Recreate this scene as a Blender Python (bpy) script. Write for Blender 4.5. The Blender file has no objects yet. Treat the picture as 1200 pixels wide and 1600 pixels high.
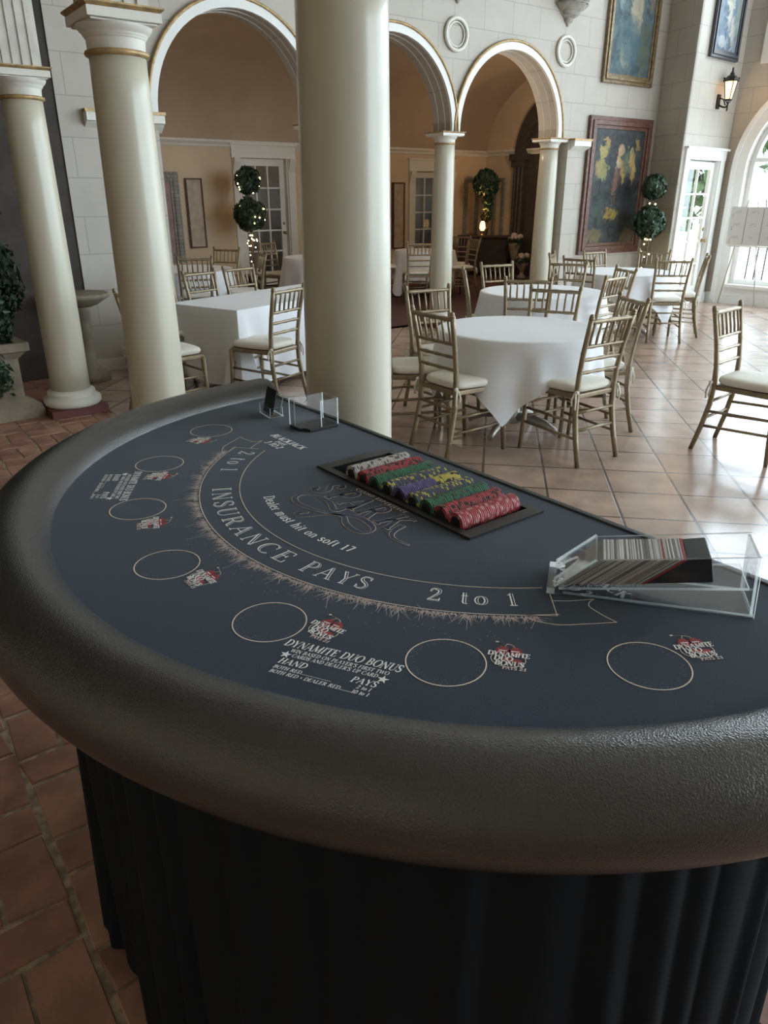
import bpy, bmesh, math, random
from math import sin, cos, pi, radians as R, hypot, atan2, sqrt
from mathutils import Vector, Matrix
random.seed(7)
S = bpy.context.scene
COL = S.collection
# ---------------------------------------------------------------- camera, world, light, exposure
cam = bpy.data.cameras.new('camera'); camo = bpy.data.objects.new('camera', cam); COL.objects.link(camo)
cam.sensor_fit = 'VERTICAL'; cam.sensor_height = 36; cam.lens = 1153/1600*36; cam.clip_start = .02
camo.location = (0, 0, 1.56); camo.rotation_euler = (R(90-23.25), 0, R(-41.5)); S.camera = camo
S.view_settings.view_transform = 'Standard'; S.view_settings.look = 'None'; S.view_settings.gamma = 1
S.view_settings.exposure = .66
S.cycles.use_denoising = True; S.cycles.max_bounces = 10; S.cycles.diffuse_bounces = 5
S.cycles.glossy_bounces = 4; S.cycles.transmission_bounces = 6; S.cycles.transparent_max_bounces = 16
S.cycles.sample_clamp_indirect = 8
W = bpy.data.worlds.new('daylight'); S.world = W; W.use_nodes = True
bg = W.node_tree.nodes['Background']; bg.inputs[0].default_value = (.74, .885, 1, 1); bg.inputs[1].default_value = 7.0
def light(name, kind, loc, power, col=(1, 1, 1), size=.1, rot=(0, 0, 0), portal=False, sy=None):
    l = bpy.data.lights.new(name, kind); l.energy = power; l.color = col
    if kind == 'AREA':
        l.size = size
        if sy: l.shape = 'RECTANGLE'; l.size_y = sy
        l.cycles.is_portal = portal
    elif kind == 'POINT': l.shadow_soft_size = size
    o = bpy.data.objects.new(name, l); COL.objects.link(o); o.location = loc; o.rotation_euler = rot
    return o
WIN_Y = [4.38, 1.35, -1.7, -4.75]                     # centres of the arched windows along the window wall
for wy in WIN_Y:
    light('sky_portal', 'AREA', (12.2, wy, 1.7), 1, size=2.9, sy=2.2, rot=(0, R(90), 0), portal=True)
    light('sky_portal', 'AREA', (12.2, wy, 4.6), 1, size=2.5, sy=2.7, rot=(0, R(90), 0), portal=True)
SOUTH_X = [10.0, 6.6]                                  # tall windows in the wall behind the camera
for wx in SOUTH_X: light('sky_portal', 'AREA', (wx, -7.3, 2.9), 1, size=2.4, sy=4.6, rot=(R(-90), 0, 0), portal=True)
WARM = (1, .62, .28)

# ---------------------------------------------------------------- materials
def mat(name, c, rough=.5, metal=0, spec=.5, var=None, bump=None, emit=None, coat=0, sheen=0, c2=None, obj=True):
    m = bpy.data.materials.new(name); m.use_nodes = True; nt = m.node_tree; b = nt.nodes['Principled BSDF']
    b.inputs['Base Color'].default_value = (*c, 1); b.inputs['Roughness'].default_value = rough
    b.inputs['Metallic'].default_value = metal; b.inputs['Specular IOR Level'].default_value = spec
    b.inputs['Coat Weight'].default_value = coat; b.inputs['Sheen Weight'].default_value = sheen
    tc = nt.nodes.new('ShaderNodeTexCoord')
    if var:
        n = nt.nodes.new('ShaderNodeTexNoise'); n.inputs['Scale'].default_value = var[0]; n.inputs['Detail'].default_value = 4
        nt.links.new(tc.outputs['Object'], n.inputs['Vector'])
        mx = nt.nodes.new('ShaderNodeMix'); mx.data_type = 'RGBA'
        k = c2 or tuple(x*(1-var[1]) for x in c)
        mx.inputs[6].default_value = (*c, 1); mx.inputs[7].default_value = (*k, 1)
        rp = nt.nodes.new('ShaderNodeMapRange'); rp.inputs[1].default_value = .35; rp.inputs[2].default_value = .65
        nt.links.new(n.outputs[0], rp.inputs[0]); nt.links.new(rp.outputs[0], mx.inputs[0]); nt.links.new(mx.outputs[2], b.inputs['Base Color'])
    if bump:
        n = nt.nodes.new('ShaderNodeTexVoronoi' if len(bump) > 2 else 'ShaderNodeTexNoise'); n.inputs['Scale'].default_value = bump[0]
        nt.links.new(tc.outputs['Object'], n.inputs['Vector'])
        bp = nt.nodes.new('ShaderNodeBump'); bp.inputs['Strength'].default_value = bump[1]; bp.inputs['Distance'].default_value = .002
        nt.links.new(n.outputs[0], bp.inputs['Height']); nt.links.new(bp.outputs[0], b.inputs['Normal'])
    if emit:
        b.inputs['Emission Color'].default_value = (*emit[0], 1); b.inputs['Emission Strength'].default_value = emit[1]
    return m
def clear(name, tint=(1, 1, 1), rough=.02, ior=1.45, edge=0):
    m = bpy.data.materials.new(name); m.use_nodes = True; nt = m.node_tree; nt.nodes.clear()
    o = nt.nodes.new('ShaderNodeOutputMaterial'); t = nt.nodes.new('ShaderNodeBsdfTransparent'); g = nt.nodes.new('ShaderNodeBsdfGlossy')
    f = nt.nodes.new('ShaderNodeLayerWeight'); pw = nt.nodes.new('ShaderNodeMath'); pw.operation = 'POWER'; pw.inputs[1].default_value = 3.5; ml = nt.nodes.new('ShaderNodeMath'); ml.operation = 'MULTIPLY_ADD'; ml.inputs[1].default_value = .55; ml.inputs[2].default_value = .03; f.inputs[0].default_value = .5; nt.links.new(f.outputs[1], pw.inputs[0]); nt.links.new(pw.outputs[0], ml.inputs[0]); x = nt.nodes.new('ShaderNodeMixShader')
    t.inputs[0].default_value = (*tint, 1); g.inputs['Roughness'].default_value = rough
    nt.links.new(ml.outputs[0], x.inputs[0]); nt.links.new(t.outputs[0], x.inputs[1]); nt.links.new(g.outputs[0], x.inputs[2])
    last = x
    if edge:
        d = nt.nodes.new('ShaderNodeBsdfTranslucent'); d.inputs[0].default_value = (.9, .95, .93, 1)
        y = nt.nodes.new('ShaderNodeMixShader'); y.inputs[0].default_value = edge
        nt.links.new(x.outputs[0], y.inputs[1]); nt.links.new(d.outputs[0], y.inputs[2]); last = y
    nt.links.new(last.outputs[0], o.inputs[0]); return m
def blockmat(name, c, c2, mortar, bw=.45, rh=.318, z0=.108, ms=.006, rough=.6, bump=.3, floor=False, offs=.5, var=.5):
    m = bpy.data.materials.new(name); m.use_nodes = True; nt = m.node_tree; b = nt.nodes['Principled BSDF']
    tc = nt.nodes.new('ShaderNodeTexCoord'); sp = nt.nodes.new('ShaderNodeSeparateXYZ'); cb = nt.nodes.new('ShaderNodeCombineXYZ')
    nt.links.new(tc.outputs['Object'], sp.inputs[0]); nt.links.new(sp.outputs[0], cb.inputs[0])
    a = nt.nodes.new('ShaderNodeMath'); a.operation = 'ADD'; a.inputs[1].default_value = 10*rh-z0
    nt.links.new(sp.outputs[1 if floor else 2], a.inputs[0]); nt.links.new(a.outputs[0], cb.inputs[1])
    k = nt.nodes.new('ShaderNodeTexBrick'); k.offset = offs; k.inputs['Scale'].default_value = 1
    k.inputs['Brick Width'].default_value = bw; k.inputs['Row Height'].default_value = rh
    k.inputs['Mortar Size'].default_value = ms; k.inputs['Mortar Smooth'].default_value = .2; k.inputs['Bias'].default_value = 0
    k.inputs['Color1'].default_value = (*c, 1); k.inputs['Color2'].default_value = (*c2, 1); k.inputs['Mortar'].default_value = (*mortar, 1)
    nt.links.new(cb.outputs[0], k.inputs['Vector'])
    n = nt.nodes.new('ShaderNodeTexNoise'); n.inputs['Scale'].default_value = 5; n.inputs['Detail'].default_value = 6
    nt.links.new(tc.outputs['Object'], n.inputs['Vector'])
    mx = nt.nodes.new('ShaderNodeMix'); mx.data_type = 'RGBA'; mx.blend_type = 'OVERLAY'; mx.inputs[0].default_value = var
    nt.links.new(k.outputs[0], mx.inputs[6]); nt.links.new(n.outputs[0], mx.inputs[7]); nt.links.new(mx.outputs[2], b.inputs['Base Color'])
    b.inputs['Roughness'].default_value = rough; b.inputs['Specular IOR Level'].default_value = .85 if floor else .5
    iv = nt.nodes.new('ShaderNodeMath'); iv.operation = 'SUBTRACT'; iv.inputs[0].default_value = 1; nt.links.new(k.outputs[1], iv.inputs[1])
    if bump:
        bp = nt.nodes.new('ShaderNodeBump'); bp.inputs['Strength'].default_value = bump; bp.inputs['Distance'].default_value = .004
        nt.links.new(iv.outputs[0], bp.inputs['Height']); nt.links.new(bp.outputs[0], b.inputs['Normal'])
    return m
M = {}
M['block'] = blockmat('cream_block_wall', (.475, .435, .38), (.463, .425, .37), (.35, .32, .28), var=.10, bump=.2, ms=.005)
M['plain'] = mat('warm_beige_plaster', (.66, .52, .36), .7, var=(2, .08))
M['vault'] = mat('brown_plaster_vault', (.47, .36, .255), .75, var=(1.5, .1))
M['white'] = mat('white_painted_wood', (.78, .78, .75), .4)
M['stucco'] = mat('white_moulding_paint', (.72, .70, .63), .45, bump=(60, .25))
M['gold'] = mat('gold_leaf_trim', (.50, .34, .16), .45, .35, var=(25, .4), bump=(90, .5))
M['column'] = mat('pearl_cream_column_paint', (.54, .51, .405), .33, spec=.6, bump=(11, .2), coat=.15)
M['rough'] = mat('rough_white_wood_pier', (.66, .63, .56), .5, bump=(35, .9), var=(9, .15))
M['plinth'] = mat('dark_red_plinth', (.14, .045, .04), .55)
M['tile'] = blockmat('terracotta_floor_tiles', (.47, .345, .275), (.38, .265, .205), (.13, .10, .085), bw=.37, rh=.37, z0=0, ms=.008, rough=.2, bump=.5, floor=True, offs=0, var=.55)
M['brick'] = mat('worn_red_brick', (.42, .22, .165), .6, var=(7, .45), bump=(60, .5))
M['brick2'] = mat('worn_red_brick_light', (.48, .265, .20), .6, var=(6, .4), bump=(60, .5))
M['grout'] = mat('sandy_grout', (.50, .41, .31), .9, var=(30, .55), bump=(80, .8))
M['carpet'] = mat('dark_red_carpet', (.10, .04, .035), .9, var=(20, .3))
M['dark'] = mat('dark_brown_wood_and_shade', (.048, .034, .026), .75, var=(6, .4))  # chest and table wood; also the colour of the shaded passage
M['ceil'] = mat('ceiling_paint', (.62, .58, .50), .8)
M['champ'] = mat('champagne_gold_chair_paint', (.31, .245, .155), .38, .45, var=(30, .2))
M['cush'] = mat('ivory_cushion_cloth', (.80, .77, .68), .8, sheen=.2)
M['cloth'] = mat('white_table_linen', (.76, .77, .79), .75, sheen=.2, bump=(300, .05))
M['steel'] = mat('brushed_table_base_metal', (.45, .42, .37), .38, .7)
M['felt'] = mat('navy_black_felt', (.040, .059, .088), .95, spec=.2, sheen=.15, var=(700, .45), bump=(900, .25))
M['leather'] = mat('black_grained_leather', (.036, .036, .036), .25, spec=1.0, bump=(420, .3, 1))
M['skirt'] = mat('black_pleated_cloth', (.010, .0135, .0185), .95, spec=.2)
M['print_w'] = mat('white_print', (.95, .95, .94), .8)
M['print_t'] = mat('tan_line_print', (.86, .73, .61), .8)
M['print_p'] = mat('pink_spark_print', (.80, .67, .64), .8)
M['print_b'] = mat('deep_blue_print', (.042, .052, .090), .9)
M['print_r'] = mat('red_print', (.33, .045, .05), .8)
M['print_d'] = mat('grey_blue_speckle_print', (.20, .23, .30), .9)
M['black'] = mat('black_plastic', (.016, .016, .017), .45)
M['acryl'] = clear('clear_acrylic')
M['edge'] = clear('acrylic_edge_glow', rough=.1, edge=.55)  # pale translucent colour imitates light gathered in the cut edges
M['glass'] = clear('window_glass', rough=.0, ior=1.35)
M['iron'] = mat('black_iron', (.022, .021, .020), .5, .3)
M['leaf'] = mat('dark_green_leaf', (.022, .050, .026), .45, var=(9, .5), c2=(.05, .095, .055))
M['leaf2'] = mat('garden_tree_leaf', (.05, .095, .022), .6, var=(2, .5))  # one mottled leaf green for the garden trees
M['stone'] = mat('weathered_stone', (.31, .26, .19), .8, var=(6, .4), bump=(30, .6))
M['stem'] = mat('twisted_brown_stem', (.09, .065, .045), .7)
M['bulb'] = mat('warm_fairy_bulb', (1, .8, .4), .4, emit=((1, .78, .36), 9))
M['flame'] = mat('warm_lamp_bulb', (1, .8, .5), .4, emit=((1, .62, .24), 30))
M['amber'] = mat('amber_lantern_glass', (1, .8, .55), .3, emit=((1, .6, .28), 1.6))
M['shade'] = mat('glowing_candle_shade', (1, .7, .35), .5, emit=((1, .56, .18), 3))
M['brass'] = mat('aged_brass', (.42, .31, .15), .3, .9)
M['card'] = mat('white_card_stock', (.88, .88, .88), .7)
M['cardd'] = mat('grey_card_stock', (.30, .30, .31), .7)
M['redcard'] = mat('red_cut_card', (.38, .04, .04), .5)
M['board'] = mat('white_sign_board', (.66, .65, .62), .7)
M['ink'] = mat('grey_ink', (.10, .10, .10), .8)
M['frame'] = mat('carved_mahogany_gilt_frame', (.17, .075, .05), .4, var=(25, .5), bump=(60, .5))
M['frameg'] = mat('old_gold_frame', (.26, .18, .09), .4, .3, var=(25, .5), bump=(60, .5))
M['frameb'] = mat('dark_blue_black_frame', (.05, .05, .06), .35)
M['mosaic'] = blockmat('grey_mosaic_tiles', (.24, .23, .20), (.34, .32, .28), (.15, .14, .12), bw=.06, rh=.06, z0=0, ms=.005, var=.5, offs=0)
M['relief'] = mat('carved_cream_relief', (.50, .42, .32), .7, bump=(14, 1.0), var=(8, .25))
M['pave'] = mat('pale_terrace_paving', (.55, .54, .50), .8, var=(3, .1))
M['corbel'] = mat('grey_carved_plaster', (.40, .37, .32), .6, bump=(18, 1), var=(12, .3))
M['petal'] = mat('cream_rose_petals', (.60, .48, .42), .7, var=(30, .3))
M['blue'] = mat('blue_grey_canvas', (.22, .32, .40), .8)
def painting(name, base, spots, dark):
    m = bpy.data.materials.new(name); m.use_nodes = True; nt = m.node_tree; b = nt.nodes['Principled BSDF']
    tc = nt.nodes.new('ShaderNodeTexCoord'); n = nt.nodes.new('ShaderNodeTexNoise'); n.inputs['Scale'].default_value = 7; n.inputs['Detail'].default_value = 6; n.inputs['Distortion'].default_value = 1.2
    nt.links.new(tc.outputs['Object'], n.inputs['Vector'])
    cr = nt.nodes.new('ShaderNodeValToRGB'); cr.color_ramp.elements[0].position = .36; cr.color_ramp.elements[0].color = (*dark, 1)
    cr.color_ramp.elements[1].position = .66; cr.color_ramp.elements[1].color = (*base, 1)
    nt.links.new(n.outputs[0], cr.inputs[0]); last = cr.outputs[0]
    v1 = nt.nodes.new('ShaderNodeVectorMath'); v1.operation = 'MULTIPLY_ADD'; v1.inputs[1].default_value = (.34, 0, .34); v1.inputs[2].default_value = (-.17, 0, -.17)
    nt.links.new(n.outputs[1], v1.inputs[0]); v2 = nt.nodes.new('ShaderNodeVectorMath'); nt.links.new(v1.outputs[0], v2.inputs[0]); nt.links.new(tc.outputs['Object'], v2.inputs[1]); warp = v2.outputs[0]
    for (x, z, sx, sz, c) in spots:
        mp = nt.nodes.new('ShaderNodeMapping'); mp.vector_type = 'POINT'; mp.inputs['Location'].default_value = (-x/sx, 0, -z/sz); mp.inputs['Scale'].default_value = (1/sx, 0, 1/sz)
        nt.links.new(warp, mp.inputs[0])
        g = nt.nodes.new('ShaderNodeTexGradient'); g.gradient_type = 'SPHERICAL'
        nt.links.new(mp.outputs[0], g.inputs[0])
        mr = nt.nodes.new('ShaderNodeMapRange'); mr.inputs[1].default_value = .12; mr.inputs[2].default_value = .40; nt.links.new(g.outputs[0], mr.inputs[0])
        ml = nt.nodes.new('ShaderNodeMath'); ml.operation = 'MULTIPLY'; nt.links.new(mr.outputs[0], ml.inputs[0])
        m2 = nt.nodes.new('ShaderNodeMath'); m2.operation = 'MULTIPLY'; m2.inputs[1].default_value = 1.5; m2.use_clamp = True; nt.links.new(n.outputs[0], m2.inputs[0]); nt.links.new(m2.outputs[0], ml.inputs[1])
        mx = nt.nodes.new('ShaderNodeMix'); mx.data_type = 'RGBA'; mx.inputs[7].default_value = (*c, 1)
        nt.links.new(ml.outputs[0], mx.inputs[0]); nt.links.new(last, mx.inputs[6]); last = mx.outputs[2]
    nt.links.new(last, b.inputs['Base Color']); b.inputs['Roughness'].default_value = .6
    return m
def chipmat(name, c, spot):
    m = bpy.data.materials.new(name); m.use_nodes = True; nt = m.node_tree; b = nt.nodes['Principled BSDF']
    tc = nt.nodes.new('ShaderNodeTexCoord'); sp = nt.nodes.new('ShaderNodeSeparateXYZ'); nt.links.new(tc.outputs['Object'], sp.inputs[0])
    a = nt.nodes.new('ShaderNodeMath'); a.operation = 'ARCTAN2'; nt.links.new(sp.outputs[1], a.inputs[0]); nt.links.new(sp.outputs[0], a.inputs[1])
    k = nt.nodes.new('ShaderNodeMath'); k.operation = 'MULTIPLY'; k.inputs[1].default_value = 4; nt.links.new(a.outputs[0], k.inputs[0])
    s = nt.nodes.new('ShaderNodeMath'); s.operation = 'SINE'; nt.links.new(k.outputs[0], s.inputs[0])
    g = nt.nodes.new('ShaderNodeMath'); g.operation = 'GREATER_THAN'; g.inputs[1].default_value = .72; nt.links.new(s.outputs[0], g.inputs[0])
    mx = nt.nodes.new('ShaderNodeMix'); mx.data_type = 'RGBA'; mx.inputs[6].default_value = (*c, 1); mx.inputs[7].default_value = (*spot, 1)
    nt.links.new(g.outputs[0], mx.inputs[0]); nt.links.new(mx.outputs[2], b.inputs['Base Color']); b.inputs['Roughness'].default_value = .5
    return m

# ---------------------------------------------------------------- mesh helpers
class B:
    def __init__(s): s.v = []; s.f = []; s.m = []; s.sm = []; s.mi = 0; s.s = False; s.T = None
    def add(s, vs, fs):
        o = len(s.v)
        if s.T is not None: vs = [tuple(s.T @ Vector(v)) for v in vs]
        s.v += [tuple(v) for v in vs]
        for f in fs: s.f.append([i+o for i in f]); s.m.append(s.mi); s.sm.append(s.s)
        return s
    def box(s, c, d, rz=0, rx=0, ry=0):
        h = [x/2 for x in d]; Mx = Matrix.Rotation(rz, 3, 'Z') @ Matrix.Rotation(ry, 3, 'Y') @ Matrix.Rotation(rx, 3, 'X')
        vs = [Vector(c)+Mx @ Vector((x*h[0], y*h[1], z*h[2])) for z in (-1, 1) for y in (-1, 1) for x in (-1, 1)]
        return s.add(vs, [(0, 2, 3, 1), (4, 5, 7, 6), (0, 1, 5, 4), (2, 6, 7, 3), (1, 3, 7, 5), (0, 4, 6, 2)])
    def b2(s, x0, x1, y0, y1, z0, z1): return s.box(((x0+x1)/2, (y0+y1)/2, (z0+z1)/2), (x1-x0, y1-y0, z1-z0))
    def lathe(s, prof, c=(0, 0, 0), n=24, cap=True, a0=0, a1=2*pi):
        o = []; full = abs(a1-a0-2*pi) < 1e-6; m = n if full else n+1
        for r, z in prof:
            for i in range(m):
                t = a0+(a1-a0)*i/n; o.append((c[0]+r*cos(t), c[1]+r*sin(t), c[2]+z))
        fs = []
        for j in range(len(prof)-1):
            for i in range(n):
                k = (i+1) % m; fs.append((j*m+i, j*m+k, (j+1)*m+k, (j+1)*m+i))
        if cap and full:
            if prof[0][0] > 1e-5: fs.append(tuple(range(m))[::-1])
            if prof[-1][0] > 1e-5: fs.append(tuple((len(prof)-1)*m+i for i in range(m)))
        return s.add(o, fs)
    def tube(s, pts, r, n=8, closed=False, cap=True):
        P = [Vector(p) for p in pts]; k = len(P); rr = r if isinstance(r, (list, tuple)) else [r]*k; o = []; ref = None
        for i, p in enumerate(P):
            a = P[(i-1) % k] if (closed or i > 0) else p; b = P[(i+1) % k] if (closed or i < k-1) else p
            d = (b-a).normalized()
            if ref is None: ref = Vector((0, 0, 1)) if abs(d.z) < .9 else Vector((1, 0, 0))
            u = d.cross(ref); u = u.normalized() if u.length > 1e-6 else Vector((1, 0, 0)); w = u.cross(d); ref = w
            for j in range(n):
                t = 2*pi*j/n; o.append(p+u*cos(t)*rr[i]+w*sin(t)*rr[i])
        fs = []
        for i in range(k if closed else k-1):
            for j in range(n):
                a, b = i*n+j, i*n+(j+1) % n; c, d = ((i+1) % k)*n+(j+1) % n, ((i+1) % k)*n+j; fs.append((a, b, c, d))
        if cap and not closed: fs += [tuple(range(n))[::-1], tuple((k-1)*n+j for j in range(n))]
        return s.add(o, fs)
    def prism(s, poly, axis, a, b):
        n = len(poly)
        def P(p, t):
            return (t, p[0], p[1]) if axis == 'x' else (p[0], t, p[1]) if axis == 'y' else (p[0], p[1], t)
        return s.add([P(p, a) for p in poly]+[P(p, b) for p in poly], [tuple(range(n))[::-1], tuple(range(n, 2*n))]+[(i, (i+1) % n, n+(i+1) % n, n+i) for i in range(n)])
    def ball(s, c, r, n=10, sq=(1, 1, 1)):
        k = n//2; prof = [(sin(pi*i/k), -cos(pi*i/k)) for i in range(k+1)]; o = []
        for q, z in prof:
            for i in range(n): t = 2*pi*i/n; o.append((c[0]+r*sq[0]*q*cos(t), c[1]+r*sq[1]*q*sin(t), c[2]+r*sq[2]*z))
        return s.add(o, [(j*n+i, j*n+(i+1) % n, (j+1)*n+(i+1) % n, (j+1)*n+i) for j in range(k) for i in range(n)])
    def ribbon(s, pts, w, z=0, f=None):
        """flat ribbon in the plane z; w number or list; f maps 2d points"""
        n = len(pts); ws = w if isinstance(w, (list, tuple)) else [w]*n; o = []
        for i in range(n):
            a = pts[max(i-1, 0)]; b = pts[min(i+1, n-1)]; dx, dy = b[0]-a[0], b[1]-a[1]; l = hypot(dx, dy) or 1; nx, ny = -dy/l*ws[i]/2, dx/l*ws[i]/2
            for sg in (1, -1):
                q = (pts[i][0]+sg*nx, pts[i][1]+sg*ny)
                if f: q = f(q)
                o.append((q[0], q[1], z))
        return s.add(o, [(2*i+1, 2*i+3, 2*i+2, 2*i) for i in range(n-1)])
    def sweep(s, path, prof, closed=False):
        """profile (out, z) swept along a 2d path; out is to the right of travel"""
        k = len(path); m = len(prof); o = []
        for i, p in enumerate(path):
            a = path[(i-1) % k] if (closed or i) else p; b = path[(i+1) % k] if (closed or i < k-1) else p
            dx, dy = b[0]-a[0], b[1]-a[1]; l = hypot(dx, dy)
            for r, z in prof: o.append((p[0]+dy/l*r, p[1]-dx/l*r, z))
        return s.add(o, [(i*m+j, ((i+1) % k)*m+j, ((i+1) % k)*m+j+1, i*m+j+1) for i in range(k if closed else k-1) for j in range(m-1)])
    def mesh(s, name, mats):
        me = bpy.data.meshes.new(name); me.from_pydata(s.v, [], s.f)
        for m in (mats if isinstance(mats, (list, tuple)) else [mats]): me.materials.append(m)
        me.polygons.foreach_set('material_index', s.m); me.polygons.foreach_set('use_smooth', s.sm); me.update(); return me
def ob(name, b, m, parent=None, mw=None, bevel=0, smooth=None, flip=True):
    me = b.mesh(name, m) if isinstance(b, B) else b
    if flip and isinstance(b, B):
        bm = bmesh.new(); bm.from_mesh(me); bmesh.ops.recalc_face_normals(bm, faces=bm.faces); bm.to_mesh(me); bm.free()
    if smooth is not None:
        me.polygons.foreach_set('use_smooth', [True]*len(me.polygons))
        me.set_sharp_from_angle(angle=R(smooth))
    o = bpy.data.objects.new(name, me); COL.objects.link(o)
    if parent: o.parent = parent
    if mw is not None: o.matrix_world = mw
    if bevel:
        d = o.modifiers.new('bevel', 'BEVEL'); d.width = bevel; d.segments = 2; d.limit_method = 'ANGLE'
    return o
def tag(o, label, cat, group=None, kind=None):
    o['label'] = label; o['category'] = cat
    if group: o['group'] = group
    if kind: o['kind'] = kind
    return o
def thing(name, label, cat, loc=(0, 0, 0), rz=0, group=None):
    o = bpy.data.objects.new(name, None); COL.objects.link(o); o.location = loc; o.rotation_euler = (0, 0, rz); o.empty_display_size = .1
    return tag(o, label, cat, group)
def struct(name, b, m, mw=None, parent=None, **k):
    o = ob(name, b, m, parent, mw, **k)
    if not parent: o['kind'] = 'structure'
    return o
def kids(o): return [c for c in COL.objects if c.parent == o]
def dup(root, loc, rz, label=None, group=None):
    r = root.copy(); COL.objects.link(r); r.location = loc; r.rotation_euler = (0, 0, rz)
    if label: r['label'] = label
    if group: r['group'] = group
    for c in CH[root.name]:
        q = c.copy(); COL.objects.link(q); q.parent = r
    return r
CH = {}
def arc(cx, cy, rx, ry, a0, a1, n=16): return [(cx+rx*cos(R(a0+(a1-a0)*i/n)), cy+ry*sin(R(a0+(a1-a0)*i/n))) for i in range(n+1)]
def frame(ox, oy, deg, oz=0): return Matrix.Translation((ox, oy, oz)) @ Matrix.Rotation(R(deg), 4, 'Z')
FA = frame(2.7, 7.1, -5.5)                             # arcade wall: x along it, y behind it
FD = frame(10.58, 5.75, 0)                             # short wall with the glazed door
FW = frame(11.93, 5.75, -90)                           # window wall
def WA(s, t, z=0): return FA @ Vector((s, t, z))

# ---------------------------------------------------------------- floors
b = B(); b.b2(-12, 14, -12, 22, -.1, 0)
Q = R(40.4)
def poly_floor(name, pts, m, rot=0, z1=0., org=(0, 0)):
    bb = B(); c, s_ = cos(-rot), sin(-rot)
    bb.prism([((x-org[0])*c-(y-org[1])*s_, (x-org[0])*s_+(y-org[1])*c) for x, y in pts], 'z', -.1, z1)
    return struct(name, bb, m, Matrix.Translation((org[0], org[1], 0)) @ Matrix.Rotation(rot, 4, 'Z'))
XB = 2.12
XBL = lambda y: 1.592+.0957*y
poly_floor('floor_tile', [(XBL(-7), -7), (12.0, -7), (12.0, 6.2), (2.7+6.4, 6.9), (XBL(7.6), 7.6)], M['tile'], Q, 0, (.045*sin(Q)*0, 0))
bb = B()
Fb = frame(.29, 1.59, -5.2)
bm_pts = []
bg_ = B(); bg_.prism([(-5, -7), (XBL(-7), -7), (XBL(7.6), 7.6), (-5, 7.6)], 'z', -.1, -.006); struct('floor_grout', bg_, M['grout'])
rb = random.Random(3)
cw, gap = .262, .012
for ci in range(-14, 10):
    x0 = ci*cw; y = -6+((ci*.37*.53) % .37)+.02
    while y < 7.6:
        for kind in (0, 1):
            rects = [(x0, x0+cw, y, y+.125)] if kind == 0 else [(x0, x0+cw*rb.choice((.46, .5, .54)), y, y+.245)]
            if kind: rects.append((rects[0][1], x0+cw, y, y+.245))
            for (a0, a1, c0, c1) in rects:
                g = gap/2; q = [(a0+g, c0+g), (a1-g, c0+g), (a1-g, c1-g), (a0+g, c1-g)]
                q = [(u+rb.uniform(-.008, .008), v+rb.uniform(-.008, .008)) for u, v in q]
                wq = [Fb @ Vector((u, v, 0)) for u, v in q]
                if all(p.x < XBL(p.y)+.01 for p in wq) and min(p.x for p in wq) > -5 and max(p.y for p in wq) < 8.5:
                    bb.mi = rb.choice((0, 0, 1)); zt = rb.uniform(-.002, .0005)
                    i = [(wq[k].x, wq[k].y, -.02) for k in range(4)]; c = [sum(p.x for p in wq)/4, sum(p.y for p in wq)/4]
                    t1 = [(p.x, p.y, zt-.004) for p in wq]; t2 = [(p.x+(c[0]-p.x)*.045, p.y+(c[1]-p.y)*.045, zt) for p in wq]
                    bb.add(i+t1+t2, [(0, 1, 5, 4), (1, 2, 6, 5), (2, 3, 7, 6), (3, 0, 4, 7), (4, 5, 9, 8), (5, 6, 10, 9), (6, 7, 11, 10), (7, 4, 8, 11), (8, 9, 10, 11)])
            y += .125 if kind == 0 else .245
struct('floor_brick', bb, [M['brick'], M['brick2']])
b = B(); b.prism([(-2, .32), (8.1, .32), (8.1, 1.3), (10.2, 1.3), (10.2, 5.8), (-2, 5.8)], 'z', -.1, 0); struct('floor_inner', b, M['carpet'], FA)
struct('floor_threshold', B().b2(-.4, 8.2, -.6, .32, -.1, -.002), M['tile'], FA)
struct('ceiling', B().b2(-5.2, 12.2, -7.2, 7.6, 6.2, 6.4), M['ceil'])

# ---------------------------------------------------------------- arcade wall
ACS, ARX, ARZ, AZ0, AT, ZT = [1.62, 3.43, 5.23], .845, .90, 2.24, .32, 6.2
b = B()
def q2(x0, x1, z0a, z0b, z1):                          # front and back strip with a sloped foot
    b.add([(x0, 0, z0a), (x1, 0, z0b), (x1, 0, z1), (x0, 0, z1), (x0, AT, z0a), (x1, AT, z0b), (x1, AT, z1), (x0, AT, z1)],
          [(0, 1, 2, 3), (5, 4, 7, 6), (0, 4, 5, 1), (3, 2, 6, 7)])
q2(-.09, ACS[0]-ARX, 0, 0, ZT)
for i, c in enumerate(ACS):
    pts = arc(c, AZ0, ARX, ARZ, 180, 0, 32)
    for p, q in zip(pts, pts[1:]): q2(p[0], q[0], p[1], q[1], ZT)
    if i < 2: q2(c+ARX, ACS[i+1]-ARX, AZ0, AZ0, ZT)
q2(ACS[2]+ARX, 6.31, AZ0, AZ0, ZT); q2(6.31, 8.14, 0, 0, ZT)
b.add([(6.31, 0, 0), (6.31, AT, 0), (6.31, AT, AZ0), (6.31, 0, AZ0)], [(0, 1, 2, 3)])
b.add([(ACS[0]-ARX, 0, 0), (ACS[0]-ARX, AT, 0), (ACS[0]-ARX, AT, AZ0), (ACS[0]-ARX, 0, AZ0)], [(3, 2, 1, 0)])
struct('wall_arcade', b, M['block'], FA)
n_trim = 0
def trim(b, m, mw=None, **k):
    global n_trim; n_trim += 1
    return struct('trim_%d' % n_trim, b, m, mw, **k)
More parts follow.
